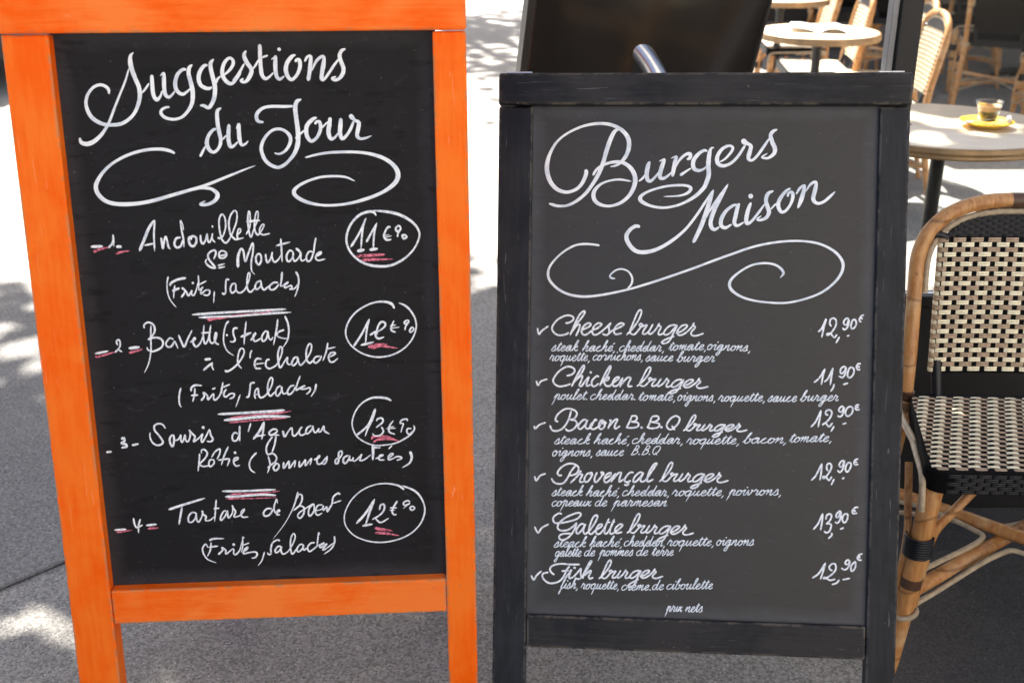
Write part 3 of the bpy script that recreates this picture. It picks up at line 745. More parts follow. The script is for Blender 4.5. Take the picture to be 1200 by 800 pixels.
# ---------------------------------------------------------------- trees whose crowns dapple the pavement
BARK = Mat("plane_bark"); _v = BARK.coords((1, 1, .5))
BARK.set(BARK.mix(BARK.ramp(BARK.noise(_v, 7, 5, .6, .6), [(.42, 0.0), (.6, 1.0)]), (.10, .085, .06), (.33, .30, .22)), .85)
LEAFM = Mat("leaf"); _i = LEAFM.n("NewGeometry")
LEAFM.set(LEAFM.mix(_i.outputs['Random Per Island'], (.035, .075, .015), (.09, .15, .03)), .6)
SUNNY = [(-.98, 2.06, .26, .17), (-.68, 1.86, .07, .09), (-1.3, 2.95, .12, .06), (-.12, 3.3, .2, .1), (1.22, 2.60, .11, .07), (1.54, 2.77, .15, .09), (1.30, 2.95, .12, .04)]   # thin places in the crown where the sun reaches the pavement
def tree(x, y, crown, rad, n, label):
    root = empty("plane_tree", (x, y, 0), 0, label, "tree", "plane trees along the kerb")
    cx, cy, cz = crown; t = MB(); c0 = Vector((cx - x, cy - y, cz))
    trunk = [(0, 0, 0), (.02, .01, .8), (c0.x * .12, c0.y * .12, 2.2), (c0.x * .4, c0.y * .4, cz * .62), (c0.x * .8, c0.y * .8, cz * .95)]
    t.tube(spline(trunk, 4), [.24 - .008 * i for i in range(17)], 12)
    for k in range(11):
        a = k * 2.4; p0 = Vector(trunk[3]) * .85 + c0 * .15
        p2 = c0 + Vector((math.cos(a) * rad[0], math.sin(a) * rad[1], random.uniform(-.5, .7) * rad[2])) * .8
        p1 = (p0 + p2) / 2 + Vector((0, 0, .4)); t.tube(spline([p0, p1, p2], 5), [.09 - .007 * i for i in range(11)], 7)
    t.build("trunk", BARK, root)
    cl = []
    for k in range(70):
        while True:
            p = Vector((random.uniform(-1, 1), random.uniform(-1, 1), random.uniform(-1, 1)))
            if p.length < 1: break
        cl.append((p, random.uniform(.16, .34)))
    l = MB()
    for k in range(n):
        p, r = random.choice(cl); q = p + Vector((random.gauss(0, 1), random.gauss(0, 1), random.gauss(0, 1))) * r * .55
        c = c0 + Vector((q.x * rad[0], q.y * rad[1], q.z * rad[2])); s = random.uniform(.06, .12)
        gx, gy = c.x + x - to_sun.x / to_sun.z * c.z, c.y + y - to_sun.y / to_sun.z * c.z
        if any(random.random() < (1.2 if a > 1 else .90) - .8 * (((gx - a) / (p_ + .08)) ** 2 + ((gy - d) / (q_ + .08)) ** 2) for a, d, p_, q_ in SUNNY): continue
        e = Euler((random.uniform(-.9, .9), random.uniform(-.9, .9), random.uniform(0, 6.28))).to_matrix()
        l.add([c + e @ Vector(v) * s for v in ((-.5, -.6, 0), (.5, -.6, 0), (.85, .1, .08), (0, 1, -.05), (-.85, .1, .08))], [[0, 1, 2, 3, 4]])
    l.build("crown", LEAFM, root)
tree(-4.5, 6.4, (-1.9, 5.95, 6.2), (4.6, 2.45, 1.5), 17500, "plane tree left of the orange sign, its crown shading both signs")
tree(-2.6, 16.5, (-1.35, 15.4, 6.6), (1.7, 2.4, 1.4), 1500, "more distant plane tree dappling the sunlit pavement behind the signs")

# ---------------------------------------------------------------- cafe front at the back of the terrace
DWOOD = plain("dark_shopfront_paint", (.018, .016, .015), .4, .5, 0, .3, 6)
STONE = plain("stone_plinth", (.16, .14, .12), .7, .4, 0, .25, 9)
PAPERW = plain("white_window_paint", (.7, .69, .66), .5)
DGLASS = Mat("window_glass").set((.01, .012, .014), .06, .6)
cf = empty("cafe_front", (5.8, 10.0, 0), 0, "dark painted cafe front behind the shaded terrace chairs", "building")
b = MB(); b.box(-4.2, 4.2, 0, 3.5, 0, 3.1, .01); b.build("wall", DWOOD, cf)
b = MB(); b.box(-4.23, 4.23, -.03, 3.53, 0.002, .22, .008); b.build("plinth", STONE, cf)
b = MB(); b.box(-4.4, 4.4, -.25, 3.7, 3.104, 3.22, .02); b.build("roof", DWOOD, cf)
AWN = plain("dark_awning_cloth", (.05, .012, .012), .8, .3)
b = MB(); b.add([(-4.05, -.02, 2.95), (4.2, -.02, 2.95), (4.2, -2.35, 2.42), (-4.05, -2.35, 2.42), (4.2, -2.35, 2.20), (-4.05, -2.35, 2.20)] + [(-4.05, -.02, 2.97), (4.2, -.02, 2.97), (4.2, -2.37, 2.44), (-4.05, -2.37, 2.44), (4.2, -2.37, 2.20), (-4.05, -2.37, 2.20)], [[0, 1, 2, 3], [3, 2, 4, 5], [9, 8, 7, 6], [11, 10, 8, 9], [0, 3, 9, 6], [1, 7, 8, 2], [4, 10, 11, 5], [3, 5, 11, 9], [2, 8, 10, 4]]); b.build("awning", AWN, cf)
for k in range(4):
    fr = MB(); x0 = -3.35 + k * 1.85
    for (a, c, d, e) in ((x0, x0 + 1.6, .75, .82), (x0, x0 + 1.6, 2.6, 2.67), (x0, x0 + .07, .823, 2.597), (x0 + 1.53, x0 + 1.6, .823, 2.597)): fr.box(a, c, -.05, -.002, d, e, .004)
    f = fr.build("window", DWOOD, cf); p = MB(); p.box(x0 + .072, x0 + 1.528, -.02, -.004, .822, 2.598, 0); p.build("pane", DGLASS, f)

# ---------------------------------------------------------------- unseen pale stone house added across the street: the sunlit wall that lights the shaded faces
LIME = Mat("limestone"); _v = LIME.coords(); _br = LIME.n("TexBrick", Scale=1.0); _br.inputs['Mortar Size'].default_value = .006; _br.inputs['Brick Width'].default_value = 1.1; _br.inputs['Row Height'].default_value = .42
_mp = LIME.n("Mapping", Rotation=(R(90), 0, 0)); LIME.l(_v, _mp.inputs[0]); LIME.l(_mp.outputs[0], _br.inputs['Vector'])
_br.inputs['Color1'].default_value = (.46, .42, .37, 1); _br.inputs['Color2'].default_value = (.42, .38, .33, 1); _br.inputs['Mortar'].default_value = (.22, .2, .18, 1)
LIME.set(_br.outputs[0], .85, .3)
hs = empty("added_fill_house", (0, -8.0, 0), 0, "unseen pale limestone house added across the street to light the two signs", "building")
b = MB(); b.box(1.6, 19, -6, 0, 0, 14, .02); b.build("wall", LIME, hs)
for fl in range(4):
    for k in range(8):
        x = 3.2 + k * 1.9; z0 = .9 + fl * 3.3
        f = MB()
        for (a, c, d, e) in ((x - .6, x + .6, z0, z0 + .07), (x - .6, x + .6, z0 + 2.0, z0 + 2.07), (x - .6, x - .53, z0 + .072, z0 + 1.998), (x + .53, x + .6, z0 + .072, z0 + 1.998)): f.box(a, c, .003, .06, d, e, .005)
        f = f.build("window", PAPERW, hs); p = MB(); p.box(x - .528, x + .528, .004, .02, z0 + .072, z0 + 1.998, 0); p.build("pane", DGLASS, f)

# ---------------------------------------------------------------- the two chalkboard signs
ORANGE_V = mat_painted_wood("orange_paint_upright", (.93, .116, .0005), (.95, .188, .016), (.36, .24, .12), 'y', .45, .12)
ORANGE_H = mat_painted_wood("orange_paint_rail", (.93, .116, .0005), (.95, .212, .034), (.36, .24, .12), 'x', .45, .12)
BLACK_V = mat_painted_wood("black_stain_upright", (.0085, .009, .0115), (.022, .023, .027), (.11, .10, .09), 'y', .40, .2)
BLACK_H = mat_painted_wood("black_stain_rail", (.0085, .009, .0115), (.028, .026, .026), (.17, .14, .11), 'x', .40, .2)
STEEL = plain("galvanised_steel", (.55, .56, .58), .32, .5, 1, .1)
def mat_board(name, base, dust, W, Hh, spec, rough, smear, ghost):
    m = Mat(name); v = m.coords(); sp = m.n("SeparateXYZ"); m.l(v, sp.inputs[0])
    big = m.noise(v, 4, 5, .62, .7); fine = m.noise(v, 420, 2, .6); wipe = m.noise(m.coords((3, 16, 3)), 2.2, 4, .6, 1.6)
    c = m.mix(m.ramp(big, [(.3, 0.0), (.75, 1.0)]), base, tuple(x + d for x, d in zip(base, dust)))
    ex = m.math('MINIMUM', sp.outputs[0], m.math('SUBTRACT', W, sp.outputs[0])); ey = m.math('MINIMUM', sp.outputs[1], m.math('SUBTRACT', Hh, sp.outputs[1]))
    e = m.math('MINIMUM', ex, ey)
    wob = m.math('ADD', e, m.math('MULTIPLY', m.math('SUBTRACT', m.noise(v, 25, 4, .6), .5), .022))
    rim = m.ramp(m.math('MULTIPLY', wob, 12.0), [(0.0, 1.0), (.32, 0.0)])                       # chalk dust left along the frame where the cloth never reaches
    c = m.mix(m.math('MULTIPLY', rim, smear), c, (.17, .18, .21))
    gh = m.math('MULTIPLY', m.ramp(wipe, [(.55, 0.0), (.64, 1.0)]), m.ramp(m.noise(v, 30, 3, .5), [(.42, 0.0), (.55, 1.0)]))
    c = m.mix(m.math('MULTIPLY', gh, ghost), c, tuple(x * .2 for x in base))                      # wiped-out old writing
    sm = m.ramp(m.noise(m.coords((10, 26, 10)), 1.4, 4, .7, 2.5), [(.60, 0.0), (.80, .13)])
    c = m.mix(sm, c, (.22, .22, .24))
    sc_ = m.ramp(m.noise(v, 260, 1, .5), [(.755, 0.0), (.78, .35)]); c = m.mix(sc_, c, (.3, .3, .32))
    m.bump(m.math('ADD', fine, m.math('MULTIPLY', big, .3)), .12, .0008)
    return m.set(c, m.ramp(big, [(.3, rough), (.7, rough + .14)]), spec)
def mat_chalk(name, c0, c1, scale=55, gaps=0):
    m = Mat(name); v = m.coords((1, 1, 1)); s = m.noise(v, scale, 4, .6, .5)
    if gaps:                                                        # the grain of the board shows through dry strokes
        a = m.math('ADD', m.math('MULTIPLY', m.noise(v, 330, 2, .6), .6), m.math('MULTIPLY', m.noise(v, 30, 3, .6), .4))
        m.l(m.ramp(a, [(gaps - .05, .25), (gaps + .03, 1.0)]), m.b.inputs['Alpha'])
    return m.set(m.mix(m.ramp(s, [(.36, 0.0), (.56, 1.0)]), c0, c1), .75, .2)
PAINTW = mat_chalk("white_sign_paint", (.62, .67, .74), (.86, .88, .90), 34)
MARKER = mat_chalk("white_chalk_marker", (.56, .60, .67), (.88, .89, .91), 190, .36)
MARKFINE = mat_chalk("thin_chalk_marker", (.50, .56, .64), (.80, .84, .88), 200, .355)
PINK = mat_chalk("pink_chalk", (.42, .10, .15), (.82, .22, .30), 240, .45)

def d2w(v):   # camera ray -> world direction
    cp, sp = math.cos(PITCH), math.sin(PITCH)
    return Vector((v[0], v[2] * cp + v[1] * sp, v[1] * cp - v[2] * sp))
class Board:
    """a plane in the place; at(u, v) gives board coordinates (metres) of a point measured on the sign"""
    def __init__(s, O, X, Y, W, H):
        s.O = Vector(O); s.X = Vector(X).normalized(); s.Y = Vector(Y); s.Y = (s.Y - s.X * s.Y.dot(s.X)).normalized()
        s.Z = s.X.cross(s.Y); s.W = W; s.H = H
    def at(s, u, v):
        r = d2w(((u - 600) / FPX, (400 - v) / FPX, 1.0)); c = Vector((0, 0, CAM_H))
        P = c + r * ((s.O - c).dot(s.Z) / r.dot(s.Z)) - s.O
        return P.dot(s.X), P.dot(s.Y)
    def matrix(s, origin):
        M = Matrix.Identity(4)
        for i, a in enumerate((s.X, s.Y, s.Z)): M[0][i], M[1][i], M[2][i] = a
        M.translation = s.O - Vector(origin); return M
BL = Board((-.6355, 1.5488, .3887), (.9981, .0623, .0007), (-.0084, .1235, .9923), .530, .848)
BR = Board((.0238, 1.5779, .3139), (.9967, -.0802, .0156), (.0128, .3416, .9398), .545, .8246)

def ribbon(mb, pts, lift):
    """one pen stroke: low domed strip along (x, y, width) points"""
    pts = [p for i, p in enumerate(pts) if i == 0 or (p[0] - pts[i - 1][0]) ** 2 + (p[1] - pts[i - 1][1]) ** 2 > 4e-9]
    if len(pts) < 2: return
    ln = sum(math.hypot(c[0] - a[0], c[1] - a[1]) for a, c in zip(pts, pts[1:])); wm = max(p[2] for p in pts)
    if ln < wm * 1.15:                                              # a dot: stretch it into a round blob
        a, c = pts[0], pts[-1]; mx_, my_ = (a[0] + c[0]) / 2, (a[1] + c[1]) / 2; dx, dy = (c[0] - a[0]) / ln, (c[1] - a[1]) / ln
        pts = [(mx_ + dx * wm * .7 * t, my_ + dy * wm * .7 * t, wm * 1.4) for t in (-1, -.75, -.45, 0, .45, .75, 1)]
    L = [0.0]
    for a, c in zip(pts, pts[1:]): L.append(L[-1] + math.hypot(c[0] - a[0], c[1] - a[1]))
    vs = []; prev = None
    for i, (x, y, wd) in enumerate(pts):
        a = pts[max(0, i - 1)]; c = pts[min(len(pts) - 1, i + 1)]; t = Vector((c[0] - a[0], c[1] - a[1]))
        t = t.normalized() if t.length > 1e-9 else prev; prev = t
        e = min(L[i], L[-1] - L[i]); h = wd / 2
        k = 1.0 if e > h else math.sqrt(max(.12, 1 - (1 - e / h) ** 2))
        h *= k * random.uniform(.96, 1.04)
        n = Vector((-t.y, t.x)) * h; z = lift + L[i] * 2e-4
        vs += [(x - n.x, y - n.y, z), (x - n.x * .5, y - n.y * .5, z + .0003 * k), (x + n.x * .5, y + n.y * .5, z + .0003 * k), (x + n.x, y + n.y, z)]
    fs = []
    for i in range(len(pts) - 1):
        for j in range(3): fs.append([i * 4 + j + 1, i * 4 + j, i * 4 + 4 + j, i * 4 + 5 + j])
    mb.add(vs, fs, 0, True)
def draw(board, mb, x0, y0, s, dw, text, wscale=1.0, per=5):
    for line in text.strip().split('\n'):
        pts = []
        for tok in line.split():
            q = [float(t) for t in tok.split(',')]; u, v = x0 + q[0] / s, y0 + q[1] / s
            wd = (q[2] if len(q) > 2 else dw) / s * wscale
            a = board.at(u, v); c = board.at(u + 1, v); mpp = math.hypot(c[0] - a[0], c[1] - a[1])
            pts.append((a[0], a[1], wd * mpp))
        if pts: ribbon(mb, spline(pts, per), .0006 + random.uniform(0, .0002))
def leaf_frame(root, board, mv, mh, M, P, mat_panel):
    """uprights, rails and panel of the front leaf; P holds the frame sizes in metres"""
    for (x0, x1) in ((P['xl'], 0.0), (board.W, P['xr'])):
        b = MB(); b.box(x0, x1, -P['leg'], P['yt'] - .0015, -.016, P['proud'], .0025); b.build("upright", mv, root, M)
    b = MB(); b.box(P['xl'] - P['over'], P['xr'] + P['over'] * .3, P['yt'], P['yt'] + P['rail'], -.018, P['proud'] + P['lip'], .004, seg=3); b.build("top_rail", mh, root, M)
    b = MB(); b.box(.001, board.W - .001, -P['low'], -.0005, -.015, P['proud'] - .001, .0025); b.build("bottom_rail", mh, root, M)
    b = MB(); b.box(-.004, board.W + .004, -.004, P['yt'] + .004, -.009, 0.0, 0); return b.build("chalkboard", mat_panel, root, M)
def rear_leaf(root, board, mv, mat_panel, P, back):
    top = board.O + board.Y * (P['yt'] + P['rail'] - .02) - board.Z * .036
    base = Vector((top.x, top.y + back, 0.0)); Lh = (top - base).length
    rb = Board(base, board.X, top - base, board.W, Lh); M = rb.matrix(root.location)
    e = bpy.data.objects.new("rear_leaf", None); col.objects.link(e); e.parent = root; e.matrix_local = M
    ins = P['ins']
    for (x0, x1) in ((P['xl'] + ins, ins), (board.W - ins, P['xr'] - ins)):
        b = MB(); b.box(x0, x1, .004, Lh - .01, -.012, .012, .0025); b.build("rear_upright", mv, e)
    b = MB(); b.box(ins + .001, board.W - ins - .001, Lh - .08, Lh - .012, -.011, .011, .0025); b.build("rear_rail", mv, e); b = MB(); b.box(ins + .001, board.W - ins - .001, .30, .355, -.011, .011, .0025); b.build("rear_rail", mv, e)
    b = MB(); b.box(ins + .001, board.W - ins - .001, .357, Lh - .082, -.005, .005, 0); b.build("rear_panel", mat_panel, e)
    for x in (-.022, board.W + .015):
        h = MB(); h.box(x - .02, x + .02, P['yt'] + P['rail'] + .0005, P['yt'] + P['rail'] + .003, -.05, .012, .0005); h.build("hinge", STEEL, root, board.matrix(root.location))
PL = dict(xl=-.0645, xr=.5775, leg=.3905, yt=.8487, rail=.078, low=.0585, proud=.021, lip=.010, over=.001, ins=.085)
PR = dict(xl=-.0545, xr=.5915, leg=.3325, yt=.8246, rail=.0505, low=.0540, proud=.010, lip=.010, over=.0, ins=.06)
sign_l = empty("menu_sign", (-.36, 1.50, 0), 0, "orange framed chalkboard sign headed Suggestions du Jour, standing on the pavement", "chalkboard sign", "chalkboard menu signs side by side")
boardm_l = mat_board("black_chalkboard", (.0088, .0082, .0092), (.0055, .0053, .0056), BL.W, BL.H, .18, .55, .14, .6)
board_l = leaf_frame(sign_l, BL, ORANGE_V, ORANGE_H, BL.matrix(sign_l.location), PL, boardm_l)
rear_leaf(sign_l, BL, ORANGE_V, boardm_l, PL, .40)
sign_r = empty("menu_sign", (.30, 1.48, 0), 0, "black wooden chalkboard sign headed Burgers Maison, with its burger price list", "chalkboard sign", "chalkboard menu signs side by side")
boardm_r = mat_board("grey_black_chalkboard", (.017, .0155, .0150), (.013, .011, .009), BR.W, BR.H, .5, .42, .20, .22)
board_r = leaf_frame(sign_r, BR, BLACK_V, BLACK_H, BR.matrix(sign_r.location), PR, boardm_r)
rear_leaf(sign_r, BR, BLACK_V, boardm_r, PR, .30)

# --- writing on the orange sign
def finish(mb, name, mat, board_obj):
    if mb.v: mb.build(name, mat, board_obj)
head = MB(); dish = None
for (part, x0, y0, s, dw, text) in LEFT:
    if part == "heading_lettering": draw(BL, head, x0, y0, s, dw, text, .91)
    elif part == "dish_name":
        if dish is None: dish = MB()
        draw(BL, dish, x0, y0, s, dw, text, .94)
    else:
        if part == "item_number" and dish is not None: finish(dish, "dish_name", MARKER, board_l); dish = None
        for piece in (text.strip().split('\n') if part == "pink_underline" else [text]): m = MB(); draw(BL, m, x0, y0, s, dw, piece); finish(m, part, {"pink_underline": PINK, "flourish": PAINTW}.get(part, MARKER), board_l)
finish(dish, "dish_name", MARKER, board_l); finish(head, "heading_lettering", PAINTW, board_l)

# --- writing on the burger sign
def fit_burger(mb, k):
    xs0, ys0, xs1, yb1, ytop, ybot = BURGERS[k]; yb0 = ys0
    for line in BURGER.strip().split('\n'):
        pts = []
        for tok in line.split():
            x, y = (float(t) for t in tok.split(',')); f = (x - 88) / 910; base = 320 + 8 * f
            u = xs0 + f * (xs1 - xs0); bl = yb0 + f * (yb1 - yb0); d = base - y
            v = bl - d * ((yb0 - ytop) / 290 if d > 0 else (ybot - bl) / 88)
            a = BR.at(u, v); pts.append((a[0], a[1], .0028))
        ribbon(mb, spline(pts, 6), .0006 + random.uniform(0, .0002))
head = MB(); dish = None; nd = 0
for (part, x0, y0, s, dw, text) in RIGHT:
    if part == "heading_lettering": draw(BR, head, x0, y0, s, dw, text, .91); continue
    if part == "dish_name":
        if dish is None: dish = MB(); fit_burger(dish, nd)
        draw(BR, dish, x0, y0, s, dw, text, .88, 6); continue
    if dish is not None: finish(dish, "dish_name", MARKER, board_r); dish = None; nd += 1
    m = MB(); draw(BR, m, x0, y0, s, dw, text, .9); finish(m, part, PAINTW if part == "flourish" else MARKER, board_r)
finish(head, "heading_lettering", PAINTW, board_r)
def word(mb, text, x0, x1, b0, b1, xh=5.9, slant=.30, wpx=1.26):
    strokes = []; cur = None; pen = 0.0
    for ch in text:
        acc = None
        if ch in ACC: ch, acc = ACC[ch]
        adv, st = CUR[ch]
        for i, line in enumerate(st):
            P = [tuple(float(t) for t in tok.split(',')) for tok in line.split()]
            P = [(pen + x + random.uniform(-2.5, 2.5), y + random.uniform(-2.5, 2.5)) for x, y in P]
            if i == 0 and cur is not None and ch not in ',.BQ': cur.extend(P if ch in 'adgq' else P[1:])
            elif i == 0: cur = list(P); strokes.append(cur)
            elif len(P) > 3 or ch in 'hkmnpqs' and i == len(st) - 1: cur = list(P); strokes.append(cur)
            else: strokes.append(list(P))
        if acc: strokes.append([(pen + x, y) for x, y in (tuple(float(t) for t in tok.split(',')) for tok in acc.split())])
        if ch in ',.BQ': cur = None
        pen += adv * random.uniform(.95, 1.05)
    ends = [x + slant * y for q in strokes for x, y in q]; lo, hi = min(ends), max(ends)
    for q in strokes:
        pts = []
        for x, y in q:
            f = (x + slant * y - lo) / (hi - lo); u = x0 + f * (x1 - x0); v = b0 + f * (b1 - b0) - y * xh / 100
            a = BR.at(u, v); pts.append((a[0], a[1], wpx * .00137))
        ribbon(mb, spline(pts, 4), .0006 + random.uniform(0, .0002))
for k, words in enumerate(SMALL):
    m = MB()
    for (t, x0, x1, b0, b1) in words: word(m, t, x0, x1, b0, b1, 6.2)
    finish(m, "footnote" if k == len(SMALL) - 1 else "dish_description", MARKFINE, board_r)

# ---------------------------------------------------------------- menu lectern behind the burger sign
CHROME = Mat("chrome").set((.62, .62, .63), .28, .5, 1)
GLOSSB = Mat("brown_black_lacquer"); _v = GLOSSB.coords()
GLOSSB.set(GLOSSB.mix(GLOSSB.ramp(GLOSSB.noise(_v, 3, 4), [(.3, 0.0), (.7, 1.0)]), (.016, .013, .010), (.028, .022, .017)), GLOSSB.ramp(GLOSSB.noise(_v, 8, 4), [(.3, .10), (.7, .20)]), 1.0); GLOSSB.b.inputs['Coat Weight'].default_value = 1.0; GLOSSB.b.inputs['Coat Roughness'].default_value = .12; GLOSSB.b.inputs['Coat IOR'].default_value = 1.8
SATINB = plain("black_satin", (.012, .012, .013), .35)
lec = empty("menu_lectern", (.30, 2.72, 0), 0, "tilted dark menu lectern on a chrome tube, rising behind the black sign", "menu stand")
dn = Vector((-.10, .344, -.93)).normalized(); ax = Vector((.961, .276, 0))
LB = Board((0.0, 2.55, 1.0), ax, -dn, .6, .7)
c0 = [LB.at(u, v) for (u, v) in ((621, 0), (612, 84), (880, 84), (903, 0))]
sl_l = (c0[0][0] - c0[1][0]) / (c0[0][1] - c0[1][1]); sl_r = (c0[3][0] - c0[2][0]) / (c0[3][1] - c0[2][1])
ylo, yhi = c0[1][1] - .18, c0[0][1] + .30
xa, xb = c0[1][0], c0[2][0]
M = LB.matrix(lec.location)
b = MB(); b.box(xa + .012, xb - .004, ylo, yhi, -.02, 0, .002); b.build("reading_panel", GLOSSB, lec, M)
b = MB(); b.box(xa - .006, xa + .010, ylo - .01, yhi + .01, -.03, .004, .002); DE = plain("dark_edge", (.05, .045, .04), .35); b.build("panel_edge", DE, lec, M); b = MB(); b.box(xb - .002, xb + .004, ylo - .01, yhi + .01, -.03, .004, .001); b.build("panel_edge", DE, lec, M)
hp = LB.at(757, 70); P0 = LB.O + LB.X * hp[0] + LB.Y * hp[1] - lec.location
zz = LB.Z
tp = [P0 - zz * .02 + Vector((-.045, 0, .05)), P0 + zz * .010 + Vector((.0, 0, .004)), P0 + zz * .035 + Vector((.026, 0, -.05)), P0 + zz * .06 + Vector((.046, .01, -.14)), Vector((.055, -.03, .55)), Vector((.055, 0, .02))]
b = MB(); b.tube(spline(tp, 8), .0235, 20); b.build("chrome_post", CHROME, lec)
b = MB(); b.lathe([(.0, .0), (.17, .0), (.17, .012), (.03, .022), (.03, .05), (0, .05)], 40, 0, Matrix.Translation((.055, 0, 0))); b.build("base_plate", SATINB, lec)

# ---------------------------------------------------------------- glass windbreak beside the terrace
GLASS = Mat("clear_glass"); t_ = GLASS.t
tr = GLASS.n("BsdfTransparent"); tr.inputs[0].default_value = (.96, .97, .96, 1); gl = GLASS.n("BsdfGlossy", Roughness=.03)
fr_ = GLASS.n("Fresnel", IOR=1.16); mx = GLASS.n("MixShader"); GLASS.l(fr_.outputs[0], mx.inputs[0]); GLASS.l(tr.outputs[0], mx.inputs[1]); GLASS.l(gl.outputs[0], mx.inputs[2])
GLASS.l(mx.outputs[0], t_.nodes["Material Output"].inputs['Surface'])
ALU = plain("brushed_aluminium", (.26, .255, .25), .6, .4, 0, .08)
BLK = plain("black_powder_coat", (.008, .008, .009), .5, .4)
wb = empty("windbreak", (.797, 2.45, 0), 0, "black framed terrace windbreak with solid lower panel and clear glass above", "windbreak")
b = MB(); b.box(-.004, .042, -.025, .025, 0, 1.62, .003); b.build("post", BLK, wb)
b = MB(); b.box(-.019, -.006, -.018, .018, .02, 1.60, .002); b.build("edge_strip", ALU, wb)
b = MB(); b.box(2.2, 2.246, -.025, .025, 0, 1.62, .003); b.build("post", BLK, wb)
b = MB(); b.box(.044, 2.198, -.015, .015, .005, .525, .002); b.build("lower_panel", BLK, wb)
b = MB(); b.box(.044, 2.198, -.022, .022, .527, .553, .003); b.build("middle_rail", BLK, wb)
b = MB(); b.box(.044, 2.198, -.004, .004, .555, 1.57, 0); b.build("glass_pane", GLASS, wb)
b = MB(); b.box(.044, 2.198, -.022, .022, 1.572, 1.62, .003); b.build("top_rail", BLK, wb)

# ---------------------------------------------------------------- rattan bistro chairs
RAT = Mat("rattan_cane"); _v = RAT.coords((1, 1, 1)); _n = RAT.noise(RAT.coords((30, 30, 6)), 3, 5, .6, .4)
_c = RAT.mix(RAT.ramp(_n, [(.3, 0.0), (.7, 1.0)]), (.36, .135, .035), (.62, .33, .12))
_c = RAT.mix(RAT.math('MULTIPLY', RAT.ramp(RAT.noise(_v, 14, 4, .6), [(.52, 0.0), (.68, 1.0)]), .6), _c, (.66, .46, .26)); _z = RAT.n("SeparateXYZ"); RAT.l(_v, _z.inputs[0]); _zz = RAT.math('FRACT', RAT.math('ADD', RAT.math('MULTIPLY', _z.outputs[2], 6.3), RAT.math('MULTIPLY', RAT.noise(_v, 3, 1), 1.6)))
_c = RAT.mix(RAT.ramp(_zz, [(.0, .75), (.035, 0.0), (.97, 0.0), (1.0, .75)]), _c, (.16, .065, .02))      # cane nodes
_c = RAT.mix(RAT.ramp(RAT.noise(_v, 120, 2), [(.70, 0.0), (.75, .6)]), _c, (.12, .05, .02)); RAT.set(_c, .34, .5)
CANE = plain("pale_cane", (.42, .33, .22), .45, .5, 0, .2, 60)
BURN = plain("scorched_rattan", (.085, .04, .022), .4)
CREAM = plain("cream_weave", (.92, .82, .58), .42, .5, 0, .12, 160)
TAN = plain("brown_weave", (.42, .30, .195), .42, .5, 0, .25, 160)
GAPB = plain('black_weave_backing', (.0035, .0035, .004), .8, .1)  # near-black backing that shows between the strands
NAVY = plain("black_weave", (.0065, .007, .010), .38, .4, 0, .3, 160)
def bar(mb, u0, u1, v0, v1, h, mi, F):
    """one visible over-pass of the weave: two rounded strands side by side"""
    vm = (v0 + v1) / 2; us = [0, .12, .5, .88, 1]; hs = [0, .8, 1, .8, 0]
    for (a, c) in ((v0, vm - .0002), (vm + .0002, v1)):
        vs = [F(u0 + (u1 - u0) * t, a + (c - a) * q, h * k * (1 if q == .5 else .55)) for t, k in zip(us, hs) for q in (0, .5, 1)]
        mb.add(vs, [[i * 3 + j, i * 3 + j + 1, i * 3 + 4 + j, i * 3 + 3 + j] for i in range(4) for j in range(2)], mi, True)
def weave(mb, rows, v0, pv, pu, fill, span, F, mats, h=.0026, shift=.5, drift=0.0):
    for r in range(rows):
        a, c = span(v0 + (r + .5) * pv); off = (r % 2) * shift * pu + r * drift
        k = math.floor((a - off) / pu) - 1
        while off + k * pu < c:
            s, e = max(a, off + k * pu), min(c, off + k * pu + pu * fill); k += 1
            if e - s > .003: bar(mb, s, e, v0 + r * pv + .0004, v0 + (r + 1) * pv - .0004, h, mats[r % len(mats)], F)
